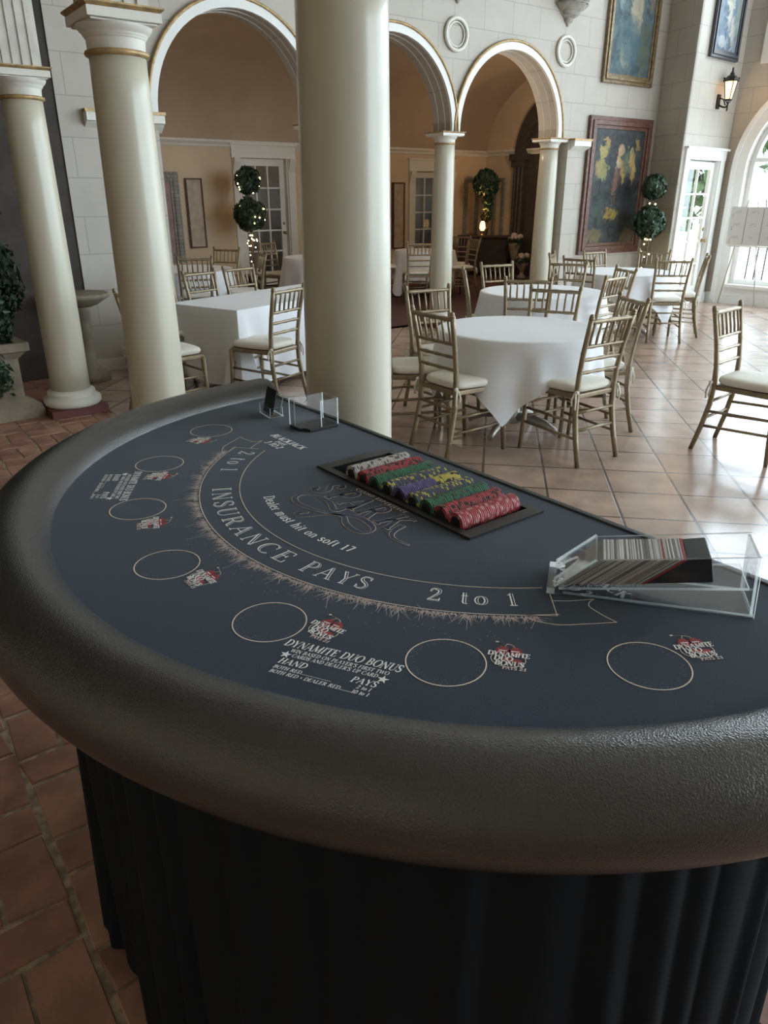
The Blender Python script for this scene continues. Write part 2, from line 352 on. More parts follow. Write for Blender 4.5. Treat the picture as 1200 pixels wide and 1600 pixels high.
for c in ACS:                                          # white archivolt with gilt rim
    b = B(); pa = arc(c, AZ0, ARX-.004, ARZ-.004, 180, 0, 32); pb = arc(c, AZ0, ARX+.072, ARZ+.078, 180, 0, 32)
    for k in range(32):
        A0, A1, B1, B0 = pa[k], pa[k+1], pb[k+1], pb[k]
        b.add([(*x[:1], y, x[1]) for y in (-.03, .005) for x in (A0, A1, B1, B0)], [(0, 1, 2, 3), (4, 5, 1, 0), (3, 2, 6, 7), (0, 3, 7, 4), (1, 5, 6, 2)])
    b.mi = 1; b.s = True
    b.tube([(x, -.03, z) for x, z in arc(c, AZ0, ARX+.078, ARZ+.086, 180, 0, 32)], .016, 6)
    b.mi = 0; b.tube([(x, .10, z) for x, z in arc(c, AZ0, ARX, ARZ, 180, 0, 32)], .006, 6)
    b.tube([(x, .22, z) for x, z in arc(c, AZ0, ARX, ARZ, 180, 0, 32)], .006, 6)
    trim(b, [M['white'], M['gold']], FA)
for x0, x1 in ((.12, .81), (6.33, 6.66)):              # impost blocks on the wall ends
    b = B(); b.prism([(.03, 2.08), (-.05, 2.13), (-.06, 2.14), (-.09, 2.15), (-.09, 2.215), (.03, 2.215)], 'x', x0, x1)
    b.mi = 1; b.b2(x0-.01, x1+.01, -.10, .04, 2.215, 2.24)
    trim(b, [M['stucco'], M['gold']], FA)
b = B(); b.b2(-.09, .79, -.025, 0, 0, .11); b.b2(6.31, 8.1, -.025, 0, 0, .13); struct('baseboard_arcade', b, M['stucco'], FA)
for s0 in (4.30, 6.10):                                # ring medallions
    o = ob('medallion', B(), M['stucco']); bpy.data.objects.remove(o)
    b = B(); b.s = True; b.tube([(s0+.155*cos(t*pi/16), -.02, 3.2+.155*sin(t*pi/16)) for t in range(32)], .020, 8, True)
    b.tube([(s0+.118*cos(t*pi/16), -.012, 3.2+.118*sin(t*pi/16)) for t in range(32)], .009, 6, True)
    o = ob('ring_medallion', b, M['stucco'], None, FA)
    tag(o, 'round white plaster ring on the wall %s' % ('above the column between the two arches' if s0 < 5 else 'beside the tall upper painting'), 'wall ornament')
for s0, zt in ((4.31, 3.49), (6.10, 3.46)):            # carved corbels
    b = B(); b.s = True
    prof = [(.018, 0), (.035, .03), (.06, .05), (.075, .08), (.12, .11), (.15, .15), (.20, .18), (.24, .22), (.22, .25), (.27, .28), (.29, .34), (.29, .52)]
    for k in range(len(prof)-1):
        (w0, z0), (w1, z1) = prof[k], prof[k+1]; vs = []
        for w, z in ((w0, z0), (w1, z1)):
            for i in range(13):
                a = pi+pi*i/12; rr = w*(1+.10*sin(i*3.1+k*2)); vs.append((s0+rr*cos(a), rr*.9*sin(a), zt+z))
        b.add(vs, [(i, i+1, 14+i, 13+i) for i in range(12)])
    b.b2(s0-.26, s0+.26, -.26, 0, zt+.5, zt+.58)
    o = ob('carved_corbel', b, M['corbel'], None, FA)
    tag(o, 'carved scrolled plaster corbel high on the arcade wall %s' % ('over the column between two arches' if s0 < 5 else 'beside the upper blue-green painting'), 'corbel')

# ---------------------------------------------------------------- columns
def column(name, label, loc, rz, r0, r1, zcap, ab, u, base=True, pier=None, z_top=None, gold_edge=.03):
    t = thing(name, label, 'column', loc, rz)
    zn = zcap-.30*u
    b = B(); b.s = True; zb = .16 if base else 0
    b.lathe([(r0+(r1-r0)*max(0, (k/12-.25)/.75)**1.4, zb+(zn-zb)*k/12) for k in range(13)], n=40); ob('shaft', b, M['column'], t)
    b = B(); b.s = True; b.lathe([(r1+.001, zn-.02*u), (r1+.024*u, zn-.012*u), (r1+.03*u, zn+.004*u), (r1+.024*u, zn+.018*u), (r1+.005, zn+.024*u)], n=40, cap=False); ob('gilt_ring', b, M['gold'], t)
    b = B(); b.s = True
    b.lathe([(r1, zn+.01), (r1+.004, zn+.10*u), (r1+.015*u, zn+.105*u), (r1+.018*u, zn+.118*u), (r1+.026*u, zn+.12*u), (r1+.03*u, zn+.135*u), (r1+.05*u, zn+.15*u), (r1+.065*u, zn+.175*u), (r1+.07*u, zn+.19*u)], n=40)
    b.s = False; h = ab/2-.012
    b.prism([(-h+.03*u, -h+.03*u), (h-.03*u, -h+.03*u), (h-.03*u, h-.03*u), (-h+.03*u, h-.03*u)], 'z', zn+.185*u, zn+.2*u)
    b.b2(-h, h, -h, h, zn+.2*u, zcap-.034*u); ob('capital', b, M['stucco'], t, bevel=.004)
    b = B(); h = ab/2; b.add([(sx*(h-.018), sy*(h-.018), zcap-.036*u) for sx, sy in ((-1, -1), (1, -1), (1, 1), (-1, 1))]+[(sx*h, sy*h, zcap-.012*u) for sx, sy in ((-1, -1), (1, -1), (1, 1), (-1, 1))]+[(sx*h, sy*h, zcap) for sx, sy in ((-1, -1), (1, -1), (1, 1), (-1, 1))],
                             [(0, 1, 5, 4), (1, 2, 6, 5), (2, 3, 7, 6), (3, 0, 4, 7), (4, 5, 9, 8), (5, 6, 10, 9), (6, 7, 11, 10), (7, 4, 8, 11), (8, 9, 10, 11), (3, 2, 1, 0)])
    ob('gilt_abacus_edge', b, M['gold'], t)
    if base:
        b = B(); b.s = True; b.lathe([(r0+.055, .055), (r0+.072, .075), (r0+.072, .105), (r0+.05, .125), (r0+.03, .13), (r0+.035, .145), (r0+.03, .165), (r0+.002, .18)], n=40); ob('base_moulding', b, M['stucco'], t)
        b = B(); h = r0+.065; b.b2(-h, h, -h, h, 0, .056); ob('plinth', b, M['plinth'], t)
    if pier:
        b = B(); p = pier/2; b.b2(-p, p, -p, p, zcap, z_top)
        for sx, sy in ((1, 0), (-1, 0), (0, 1), (0, -1)):
            for k in (-.36, -.12, .12, .36):
                cx, cy = sx*p+sy*pier*k, sy*p+sx*pier*k; b.box((cx, cy, (zcap+z_top)/2), (.022 if sx else .035, .022 if sy else .035, z_top-zcap))
        ob('fluted_pier', b, M['rough'], t)
    return t
RC = R(-5.5)
column('column', 'cream column with dark red plinth beside the stone planter', (1.93, 5.87, 0), RC, .143, .1285, 2.335, .36, .6, True, .25, 6.2)
column('column', 'cream column with gilt capital between the planter column and the thick middle one', (1.72, 3.82, 0), RC, .143, .1285, 2.335, .36, .6, True, .25, 6.2)
column('column', 'thick cream column rising right behind the card table', (1.525, 1.9, 0), RC, .143, .1285, 2.335, .36, .6, True, .25, 6.2)
for k, s0 in enumerate((2.535, 4.325, 6.13)):
    p = WA(s0, .16)
    column('arcade_column', ['slim arcade column mostly hidden behind the thick middle column', 'slim white arcade column between the two farther arches', 'slim white arcade column at the arcade end beside the low painting'][k], (p.x, p.y, 0), RC, .135, .118, AZ0, .35, .42, True)

# ---------------------------------------------------------------- other hall walls
pK = WA(8.13, 0)
dK = Vector((10.58-pK.x, 5.75-pK.y)); LK = dK.length
struct('wall_return', B().b2(-.02, LK, 0, .03, 0, 6.2), M['block'], frame(pK.x, pK.y, math.degrees(atan2(dK.y, dK.x))))
DX0, DX1, DZ = .20, 1.12, 2.02                        # door opening, local x along the door wall
b = B(); b.b2(.0, DX0, 0, .02, 0, 6.2); b.b2(DX1, 1.36, 0, .03, 0, 6.2); b.b2(DX0, DX1, 0, .12, DZ, 6.2); struct('wall_door', b, M['block'], FD)
# window wall with arched windows and an upper row
b = B()
ZS, RW, Z0, UW = 1.9, 1.05, .28, 1.1
def rectq(x0, x1, z0, z1): b.b2(x0, x1, 0, .3, z0, z1)
prev = 0; prevu = 0
for wy in WIN_Y:
    c = 5.75-wy; rectq(prev, c-RW, 0, 3.25); rectq(c-RW, c+RW, 0, Z0)
    pts = arc(c, ZS, RW, RW, 180, 0, 24)
    for p, q in zip(pts, pts[1:]):
        b.add([(p[0], 0, p[1]), (q[0], 0, q[1]), (q[0], 0, 3.25), (p[0], 0, 3.25), (p[0], .3, p[1]), (q[0], .3, q[1]), (q[0], .3, 3.25), (p[0], .3, 3.25)], [(0, 1, 2, 3), (5, 4, 7, 6), (0, 4, 5, 1)])
    rectq(prevu, c-UW, 3.25, 5.95); prev = c+RW; prevu = c+UW
rectq(prev, 13, 0, 3.25); rectq(prevu, 13, 3.25, 5.95); rectq(0, 13, 5.95, 6.2)
struct('wall_windows', b, M['block'], FW)
b = B(); xp = -5.2
for wx in SOUTH_X[::-1]:
    b.b2(xp, wx-1.2, -7.2, -7, 0, 6.2); b.b2(wx-1.2, wx+1.2, -7.2, -7, 0, .6); b.b2(wx-1.2, wx+1.2, -7.2, -7, 5.2, 6.2); xp = wx+1.2
b.b2(xp, 12.2, -7.2, -7, 0, 6.2); struct('wall_south', b, M['ceil'])
struct('wall_left', B().b2(-5.2, -5, -7.2, 8, 0, 6.2), M['plain'])
struct('wall_dark_passage', B().b2(-5, 2.62, 7.12, 7.25, 0, 6.2), M['dark'])  # dark brown sheet standing in for the shaded passage beside the first column
b = B(); c = 5.75-WIN_Y[0]
for r0_, r1_, d in ((RW+.0, RW+.16, .05), (RW+.13, RW+.20, .075)):
    path = [(c-1, 0)]
    pa = [(c-r0_, 0)]+arc(c, ZS, r0_, r0_, 180, 0, 32)+[(c+r0_, 0)]; pb = [(c-r1_, 0)]+arc(c, ZS, r1_, r1_, 180, 0, 32)+[(c+r1_, 0)]
    for k in range(len(pa)-1):
        b.add([(x, y, z) for y in (-d, 0) for x, z in (pa[k], pa[k+1], pb[k+1], pb[k])], [(0, 1, 2, 3), (4, 5, 1, 0), (3, 2, 6, 7), (0, 3, 7, 4), (1, 5, 6, 2)])
trim(b, M['white'], FW)
b = B(); b.b2(.0, c-RW-.2, -.03, 0, 0, .15); b.b2(c-RW, c+RW, -.05, 0, 0, .14); b.b2(c-RW-.02, c+RW+.02, -.07, .1, .24, .29); b.b2(c-RW, c+RW, -.03, 0, .14, .25); struct('baseboard_windows', b, M['white'], FW)
w1 = B(); fr = .07
pa = [(c-RW, Z0)]+arc(c, ZS, RW, RW, 180, 0, 32)+[(c+RW, Z0)]; pb = [(c-RW+fr, Z0)]+arc(c, ZS, RW-fr, RW-fr, 180, 0, 32)+[(c+RW-fr, Z0)]
for k in range(len(pa)-1):
    w1.add([(x, y, z) for y in (.08, .16) for x, z in (pa[k], pa[k+1], pb[k+1], pb[k])], [(0, 1, 2, 3), (7, 6, 5, 4), (3, 2, 6, 7), (0, 4, 5, 1)])
w1.b2(c-RW+.05, c+RW-.05, .083, .157, Z0-.01, Z0+.08); w1.b2(c-RW+.05, c+RW-.05, .086, .15, ZS+.1, ZS+.16)
for k in (-.33, .33): w1.b2(c+k*RW-.025, c+k*RW+.025, .09, .15, Z0, ZS+.9)
win = struct('window_1', w1, M['white'], FW)
g = B(); n = len(pb); g.add([(x, .12, z) for x, z in pb], [tuple(range(n))]); ob('glass_pane', g, M['glass'], win)
# upper window with white casing
w2 = B()
for x0, x1, z0, z1 in ((c-UW, c-UW+.18, 3.25, 5.95), (c+UW-.18, c+UW, 3.25, 5.95), (c-UW+.18, c+UW-.18, 3.25, 3.42), (c-UW+.18, c+UW-.18, 5.78, 5.95), (c-.03, c+.03, 3.3, 5.9), (c-UW, c+UW, 4.5, 4.56)): w2.b2(x0, x1, -.04, .14, z0, z1)
win2 = struct('window_2', w2, M['white'], FW)
g = B(); g.add([(c-UW+.1, .1, 3.4), (c+UW-.1, .1, 3.4), (c+UW-.1, .1, 5.85), (c-UW+.1, .1, 5.85)], [(0, 1, 2, 3)]); ob('glass_pane', g, M['glass'], win2)

def french_door(name, mw, x0, x1, z1, nx, nz, casing, leafm, y=.06, zb=.24, head=.16, cas_w=.12, corbel=False, knobx=None):
    b = B(); cw_ = cas_w
    b.b2(x0-cw_, x0, -.03, .02, 0, z1+.02); b.b2(x1, x1+cw_, -.03, .02, 0, z1+.02)
    b.b2(x0-cw_-.01, x1+cw_+.01, -.035, .02, z1, z1+head); b.b2(x0-cw_-.04, x1+cw_+.04, -.07, .02, z1+head-.03, z1+head)
    b.b2(x0, x1, .1, .2, z1-.02, z1+.01)
    b.b2(x0, x0+.02, .0, .2, 0, z1); b.b2(x1-.02, x1, .0, .11, 0, z1)
    if corbel:
        for xx in (x0-cw_/2, x1+cw_/2): b.prism([(-.03, z1-.22), (-.09, z1-.06), (-.10, z1), (.0, z1), (.0, z1-.22)], 'x', xx-.06, xx+.06)
    d = struct(name, b, casing, mw)
    l = B(); st = .10; y0, y1 = y, y+.045; x0 += .02; x1 -= .02
    l.b2(x0, x0+st, y0, y1, .01, z1-.02); l.b2(x1-st, x1, y0, y1, .01, z1-.02); l.b2(x0+st, x1-st, y0, y1, .01, zb); l.b2(x0+st, x1-st, y0, y1, z1-.02-st, z1-.02)
    gx0, gx1, gz0, gz1 = x0+st, x1-st, zb, z1-.02-st
    for k in range(1, nx): xx = gx0+(gx1-gx0)*k/nx; l.b2(xx-.013, xx+.013, y0+.005, y1-.005, gz0, gz1)
    for k in range(1, nz): zz = gz0+(gz1-gz0)*k/nz; l.b2(gx0, gx1, y0+.005, y1-.005, zz-.013, zz+.013)
    lf = ob('door_leaf', l, leafm, d)
    g = B(); g.add([(gx0, y+.02, gz0), (gx1, y+.02, gz0), (gx1, y+.02, gz1), (gx0, y+.02, gz1)], [(0, 1, 2, 3)]); ob('glass_pane', g, M['glass'], lf)
    kx = knobx if knobx is not None else x1-.05
    h = B(); h.s = True; h.T = Matrix.Translation((kx, y0, .92)) @ Matrix.Rotation(R(90), 4, 'X'); h.lathe([(.028, 0), (.028, .006), (.01, .01), (.01, .04), (.026, .05), (.03, .062), (.02, .075), (0, .078)], n=14)
    h.T = Matrix.Translation((kx, y0, 1.08)) @ Matrix.Rotation(R(90), 4, 'X'); h.lathe([(.026, 0), (.026, .008), (.012, .02), (0, .022)], n=14)
    ob('door_handle', h, M['brass'], lf)
    return d
french_door('door_1', FD, DX0, DX1, DZ, 2, 5, M['white'], M['white'], y=.05, zb=.26)
b = B(); b.b2(DX1+.12, 1.36, -.03, 0, 0, .15); struct('baseboard_door', b, M['white'], FD)

# ---------------------------------------------------------------- inner room behind the arcade
IS0, IS1, IT = -1.2, 10.0, 5.5
D2, D3 = (4.23, 5.17), (8.05, 9.0)
b = B(); ZI = 2.38
prevx = IS0
for x0, x1 in (D2, D3): b.b2(prevx, x0, IT, IT+.2, 0, ZI); b.b2(x0, x1, IT, IT+.2, 2.15, ZI); prevx = x1
b.b2(prevx, IS1, IT, IT+.2, 0, ZI); struct('wall_inner_back', b, M['plain'], FA)
PT0, PT1 = 2.5, 4.45                                    # dark portal in the end wall
b = B(); b.b2(IS1, IS1+.2, 1.3, IT+.2, 0, 4.2); b.b2(8.1, IS1, 1.3, 1.4, 0, 4.2); b.b2(8.1, 8.2, .33, 1.3, 0, 4.2); struct('wall_inner_end', b, M['plain'], FA)
struct('wall_inner_start', B().b2(IS0-.2, IS0, .3, IT+.2, 0, 4.2), M['plain'], FA)
b = B(); b.s = True; N = 40; pv = []
for k in range(N+1):
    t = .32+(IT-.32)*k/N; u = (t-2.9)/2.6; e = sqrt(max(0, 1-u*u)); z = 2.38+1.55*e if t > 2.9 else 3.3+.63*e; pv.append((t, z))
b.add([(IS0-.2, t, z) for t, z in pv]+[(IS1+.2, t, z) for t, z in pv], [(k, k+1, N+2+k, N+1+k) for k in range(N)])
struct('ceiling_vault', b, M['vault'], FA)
b = B(); b.prism([(IT+.0, 2.30), (IT-.02, 2.31), (IT-.03, 2.34), (IT-.07, 2.38), (IT-.075, 2.41), (IT+.05, 2.41)], 'x', IS0, IS1); trim(b, M['stucco'], FA)
b = B(); b.prism([(IS1, 2.30), (IS1-.02, 2.31), (IS1-.03, 2.34), (IS1-.07, 2.38), (IS1-.075, 2.41), (IS1, 2.41)], 'y', 1.4, IT); trim(b, M['stucco'], FA)
FI = FA @ Matrix.Translation((0, IT, 0))
french_door('door_2', FI, D2[0], D2[1], 2.15, 3, 5, M['stucco'], M['stucco'], y=.10, zb=.25, head=.23, corbel=True, cas_w=.14)
french_door('door_3', FI, D3[0], D3[1], 2.0, 3, 5, M['stucco'], M['stucco'], y=.08, zb=.25, head=.23, corbel=True)
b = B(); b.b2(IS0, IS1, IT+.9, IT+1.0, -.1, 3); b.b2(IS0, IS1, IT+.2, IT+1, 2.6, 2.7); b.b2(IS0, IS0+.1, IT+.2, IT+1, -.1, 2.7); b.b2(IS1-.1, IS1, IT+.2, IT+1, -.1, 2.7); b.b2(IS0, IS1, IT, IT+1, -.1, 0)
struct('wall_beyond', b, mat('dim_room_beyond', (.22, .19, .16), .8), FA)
for s_, t_, z_, e_ in ((5.2, 1.0, 2.55, 20), (1.4, 3.0, 2.6, 12), (8.6, 2.6, 2.5, 22)):
    p = WA(s_, t_, z_); light('inner_room_unseen_light', 'POINT', p, e_, (1, .82, .62), .08)  # unseen lights without fixtures, added for the vault's glow and the dark end
# carved dark portal on the end wall
b = B(); tc_, hw, zs = 3.55, 1.02, 2.28
pa = [(tc_+hw, 0)]+arc(tc_, zs, hw, 1.08, 0, 180, 24)+[(tc_-hw, 0)]; pb = [(tc_+hw-.3, 0)]+arc(tc_, zs, hw-.3, .78, 0, 180, 24)+[(tc_-hw+.3, 0)]
for k in range(len(pa)-1): b.add([(x, *p) for x in (IS1-.09, IS1) for p in (pa[k], pa[k+1], pb[k+1], pb[k])], [(0, 1, 2, 3), (0, 4, 5, 1), (2, 6, 7, 3), (1, 5, 6, 2), (3, 7, 4, 0)])
for tt in (tc_+hw-.15, tc_-hw+.15):
    b.b2(IS1-.16, IS1, tt-.23, tt+.23, 2.2, 2.32); b.b2(IS1-.13, IS1, tt-.19, tt+.19, 2.08, 2.2); b.b2(IS1-.14, IS1, tt-.19, tt+.19, 0, .3)
    for k in (-.1, 0, .1): b.s = True; b.lathe([(.035, .3), (.035, 2.08)], (IS1-.09, tt+k, 0), n=10, cap=False); b.s = False
b.b2(IS1-.02, IS1+.0, tc_-hw+.2, tc_+hw-.2, 0, 2.9)
o = ob('carved_portal', b, mat('carved_dark_oak', (.075, .06, .05), .55, bump=(40, 1), var=(14, .4)), None, FA); tag(o, 'dark carved arched wooden portal at the end of the inner room', 'portal')

# ---------------------------------------------------------------- pictures
def picture(name, label, mw, x0, x1, z0, z1, fw, mats, pm, y=-.05, cat='painting', tilt=0):
    t = thing(name, label, cat); t.matrix_world = mw @ Matrix.Translation(((x0+x1)/2, y, z0)) @ Matrix.Rotation(tilt, 4, 'X')
    w, h = (x1-x0)/2, z1-z0
    b = B()
    steps = [(0, 0, fw*.35, .045), (fw*.35, 0, fw*.7, .06), (fw*.7, 1, fw, .038)]
    for a, mi, c, d in steps:
        b.mi = mi
        for (xa, xb, za, zb_) in ((-w+a, -w+c, a, h-a), (w-c, w-a, a, h-a), (-w+c, w-c, a, c), (-w+c, w-c, h-c, h-a)): b.b2(xa, xb, .045-d, .045, za, zb_)
    ob('frame', b, mats, t, bevel=.004)
    b = B(); b.b2(-w+fw*.9, w-fw*.9, .02, .03, fw*.9, h-fw*.9); c = ob('canvas', b, pm, t)
    return t
OCH = (.38, .27, .09); CRE = (.42, .36, .24)
rp_ = random.Random(31); sp1 = []
for gx, gz, c_ in ((-.36, 1.2, OCH), (-.26, 1.38, OCH), (-.3, .98, (.20, .20, .10)), (.0, 1.22, CRE), (-.04, 1.02, (.16, .06, .06)), (.1, 1.1, OCH), (.25, 1.24, CRE), (.36, 1.32, OCH), (.33, 1.1, OCH), (.2, 1.15, (.05, .09, .08))):
    for _ in range(2): sp1.append((gx+rp_.uniform(-.05, .05), gz+rp_.uniform(-.08, .08), rp_.uniform(.05, .10), rp_.uniform(.10, .22), tuple(v*rp_.uniform(.8, 1.25) for v in c_)))
sp1 += [(-.03, .52, .20, .10, (.36, .25, .05)), (-.02, .85, .03, .3, (.2, .12, .07)), (-.38, .26, .3, .14, (.17, .14, .06)), (.38, .24, .25, .13, (.15, .12, .06)), (-.3, .6, .1, .35, (.04, .07, .05)), (.3, .65, .16, .35, (.02, .024, .026))]
pm1 = painting('dusky_oil_paint', (.055, .065, .068), sp1, (.016, .018, .020))
pm2 = painting('blue_green_oil_paint', (.10, .16, .17), [(.05, .85, .16, .4, CRE), (-.1, .35, .14, .2, (.25, .27, .2)), (.33, 1.1, .1, .35, (.20, .13, .09)), (.25, .45, .18, .4, (.09, .1, .06)), (-.28, 1.0, .1, .25, (.22, .28, .28)), (0, .5, .25, .35, (.05, .11, .14))], (.035, .06, .075))
pm3 = painting('steel_blue_oil_paint', (.16, .22, .28), [(.0, .75, .12, .5, (.48, .45, .36)), (.12, .3, .08, .25, (.4, .36, .3)), (-.1, .2, .15, .1, (.35, .36, .36)), (.24, .6, .08, .6, (.2, .22, .16))], (.05, .08, .12))
picture('framed_painting', 'large dark oil painting with golden shapes, hung low beside the arcade', FA, 6.66, 8.0, .78, 2.53, .15, [M['frame'], M['frame']], pm1)
picture('framed_painting', 'blue-green framed oil painting hung above the large dark painting', FA, 6.82, 7.86, 2.92, 4.35, .11, [M['frameg'], M['frameg']], pm2)
picture('framed_painting', 'blue-toned painting in a dark frame, high above the wall lantern', FD, .31, 1.1, 3.27, 4.55, .10, [M['frameb'], M['frameb']], pm3)
for k, (x0, x1, z0, z1) in enumerate(((3.2, 3.5, .72, 1.82), (7.5, 7.8, .55, 1.79))):
    picture('relief_panel', ['tall cream carved relief panel between the mosaic picture and the glazed inner door', 'tall cream carved relief panel seen just beside the thick middle column'][k], FI, x0, x1, z0, z1, .03, [M['frame'], M['relief']], M['relief'], cat='wall panel')
pk = mat('dusty_pink_paint', (.40, .27, .24), .7, var=(4, .3))
picture('mosaic_picture', 'pink picture in a grey mosaic frame beside the carved relief panel', FI, 2.2, 3.09, .5, 1.91, .15, [M['mosaic'], M['mosaic']], pk)
picture('mosaic_mirror', 'grey mosaic frame on the inner back wall near the corner', FI, 9.4, 9.8, .7, 1.89, .09, [M['mosaic'], M['mosaic']], M['plain'], cat='mirror')
FE = FA @ Matrix.Translation((IS1, IT, 0)) @ Matrix.Rotation(R(-90), 4, 'Z')
picture('mosaic_mirror', 'grey mosaic frame on the inner end wall next to the dark portal', FE, .34, .64, .54, 1.89, .08, [M['mosaic'], M['mosaic']], M['plain'], cat='mirror')

# ---------------------------------------------------------------- wall lantern
t = thing('wall_lantern', 'black iron wall lantern glowing amber above the glazed door', 'lantern'); t.matrix_world = FD @ Matrix.Translation((.82, 0, 2.70)) @ Matrix.Scale(.92, 4)
b = B(); b.box((-.04, -.012, .07), (.09, .024, .2)); ob('wall_plate', b, M['iron'], t, bevel=.006)
b = B(); b.s = True; b.tube([(-.04, -.02, .03), (-.02, -.07, .0), (.0, -.115, -.01), (.0, -.145, .02)], .013); b.tube([(0, -.145, -.06), (0, -.145, .05)], .012); b.tube([(-.04, -.02, .12), (-.02, -.08, .1), (0, -.11, .02)], .010); ob('bracket_arm', b, M['iron'], t)
b = B()
for k in range(4):
    a = pi/4+k*pi/2; b.tube([(.05*cos(a), -.145+.05*sin(a), .09), (.095*cos(a), -.145+.095*sin(a), .33)], .007, 5)
    a2 = a; b.tube([(0, -.145, .03), (.05*cos(a), -.145+.05*sin(a), .09)], .006, 5); b.ball((.108*cos(a), -.145+.108*sin(a), .375), .014, 6)
b.lathe([(.055, .08), (.055, .1)], (0, -.145, 0), n=8); b.lathe([(.12, .33), (.125, .345), (.07, .40), (.03, .425), (.035, .44), (.02, .455), (.012, .49), (.016, .5), (0, .53)], (0, -.145, 0), n=8); ob('lantern_cage', b, M['iron'], t)
b = B(); b.lathe([(.046, .1), (.088, .33)], (0, -.145, 0), n=8, cap=False); ob('glass', b, M['amber'], t)
b = B(); b.s = True; b.ball((0, -.145, .19), .028, 10, (1, 1, 1.7)); ob('bulb', b, M['flame'], t)
p = FD @ Vector((.82, -.145, 2.87)); light('lantern_light', 'POINT', (p.x, p.y, p.z+.0), 60, WARM, .05)

# ---------------------------------------------------------------- plants
def foliage(c, r, n, rng, ls=.035, sq=(1, 1, 1), b=None, fill=.35):
    b = b or B()
    for _ in range(n):
        while True:
            d = Vector((rng.gauss(0, 1), rng.gauss(0, 1), rng.gauss(0, 1)))
            if d.length > .1: break
        d.normalize(); q = r*(1-fill*rng.random()**2)*(1+.10*sin(7*d.x+3*d.z)+.08*rng.uniform(-1, 1))
        p = Vector((c[0]+d.x*q*sq[0], c[1]+d.y*q*sq[1], c[2]+d.z*q*sq[2]))
        nrm = (d+Vector((rng.uniform(-.8, .8), rng.uniform(-.8, .8), rng.uniform(-.8, .8)))).normalized()
        u = nrm.orthogonal().normalized(); w = nrm.cross(u); a = rng.uniform(0, 2*pi); u, w = u*cos(a)+w*sin(a), w*cos(a)-u*sin(a); l = ls*rng.uniform(.7, 1.3)
        b.add([p-u*l, p+w*l*.42+nrm*l*.15, p+u*l, p-w*l*.42+nrm*l*.15], [(0, 1, 2), (0, 2, 3)])
    return b
bulb_me = B(); bulb_me.s = True; bulb_me.ball((0, 0, 0), .011, 6); bulb_me = bulb_me.mesh('fairy_light', M['bulb'])
def topiary(label, loc, balls, ztop, seed, lights, pot=(.15, .3), ls=.03):
    t = thing('topiary', label, 'topiary', loc); rng = random.Random(seed)
    b = B(); b.s = True; z0 = pot[1]
    for k in range(2):
        b.tube([(.018*cos(j*.9+k*pi), .018*sin(j*.9+k*pi), z0-.05+(ztop-z0)*j/20) for j in range(21)], .011, 6)
    ob('stem', b, M['stem'], t)
    for (z, r) in balls:
        core = B(); core.s = True; core.ball((0, 0, z), r*.72, 12); foliage((0, 0, z), r, int(2200*r/.18), rng, ls, b=core); core.s = False
        ob('foliage_ball', core, M['leaf'], t, flip=False)
    if pot[0]:
        b = B(); b.s = True; b.lathe([(pot[0]*.7, 0), (pot[0], pot[1]*.9), (pot[0]*1.08, pot[1]*.9), (pot[0]*1.08, pot[1]), (pot[0]*.9, pot[1]), (pot[0]*.85, pot[1]*.9), (0, pot[1]*.9)], n=20); ob('pot', b, M['stone'], t)
    for (z, r, n) in lights:
        for _ in range(n):
            a = rng.uniform(0, 2*pi) if r < .08 else rng.uniform(pi*.9, pi*1.9); zz = rng.uniform(-1, 1)
            q = r*sqrt(max(0, 1-zz*zz*.8)) if r > .08 else r
            o = bpy.data.objects.new('fairy_light', bulb_me); COL.objects.link(o); o.parent = t; o.location = (q*cos(a), q*sin(a), z+zz*(r if r > .08 else .16))
    return t
topiary('two-ball green topiary standing between the low framed painting and the glazed door', (10.28, 5.93, 0), [(1.66, .15), (1.20, .20)], 1.7, 3, [(.90, .06, 12), (1.42, .05, 5), (.62, .07, 4)], ls=.038)
pt = WA(4.0, 4.75); topiary('fairy-lit two-ball topiary in front of the glazed inner door', (pt.x, pt.y, 0), [(1.78, .19), (1.26, .24)], 1.85, 5, [(1.78, .2, 9), (1.52, .08, 8), (1.26, .25, 8), (.85, .09, 13), (.62, .07, 4)], ls=.045)
# planter and bush beside the first column
t = thing('stone_planter', 'weathered square stone planter with carved panel beside the first column', 'planter', (1.24, 6.14, 0))
b = B()
def sqr(h, z): return [(sx*h, sy*h*.62, z) for sx, sy in ((-1, -1), (1, -1), (1, 1), (-1, 1))]
pr = [(.47, 0), (.47, .04), (.455, .1), (.40, .14), (.36, .16), (.36, .44), (.38, .46), (.41, .49), (.44, .50), (.44, .56), (.36, .56), (.35, .50)]
vs = [v for h, z in pr for v in sqr(h, z)]
b.add(vs, [(4*k+i, 4*k+(i+1) % 4, 4*k+4+(i+1) % 4, 4*k+4+i) for k in range(len(pr)-1) for i in range(4)]+[(3, 2, 1, 0), tuple(len(vs)-4+i for i in range(4))])
ob('planter_body', b, M['stone'], t)
b = B(); b.s = True; b.tube([(-.06+.1*cos(k*pi/10), -.245, .27+.1*sin(k*pi/10)) for k in range(20)], .014, 6, True); b.ball((-.06, -.225, .27), .07, 10, (1, .3, 1))
for k in range(8): b.tube([(.1+.02*k, -.235, .2+.03*sin(k*1.2)), (.14+.02*k, -.235, .24+.05*sin(k*1.2+1))], .01, 5)
ob('carved_wreath', b, M['stone'], t)
rng = random.Random(11)
t2 = thing('leafy_shrub', 'tall dark green shrub growing in the stone planter', 'shrub', (1.31, 6.14, .5))
b = B(); foliage((0, 0, .42), .46, 7500, rng, .032, (.95, .6, 1.1), b, .6); foliage((.0, 0, 1.0), .40, 5600, rng, .032, (.95, .6, 1.1), b, .6); foliage((-.08, 0, 1.45), .28, 2200, rng, .032, (.9, .7, 1.1), b, .6)
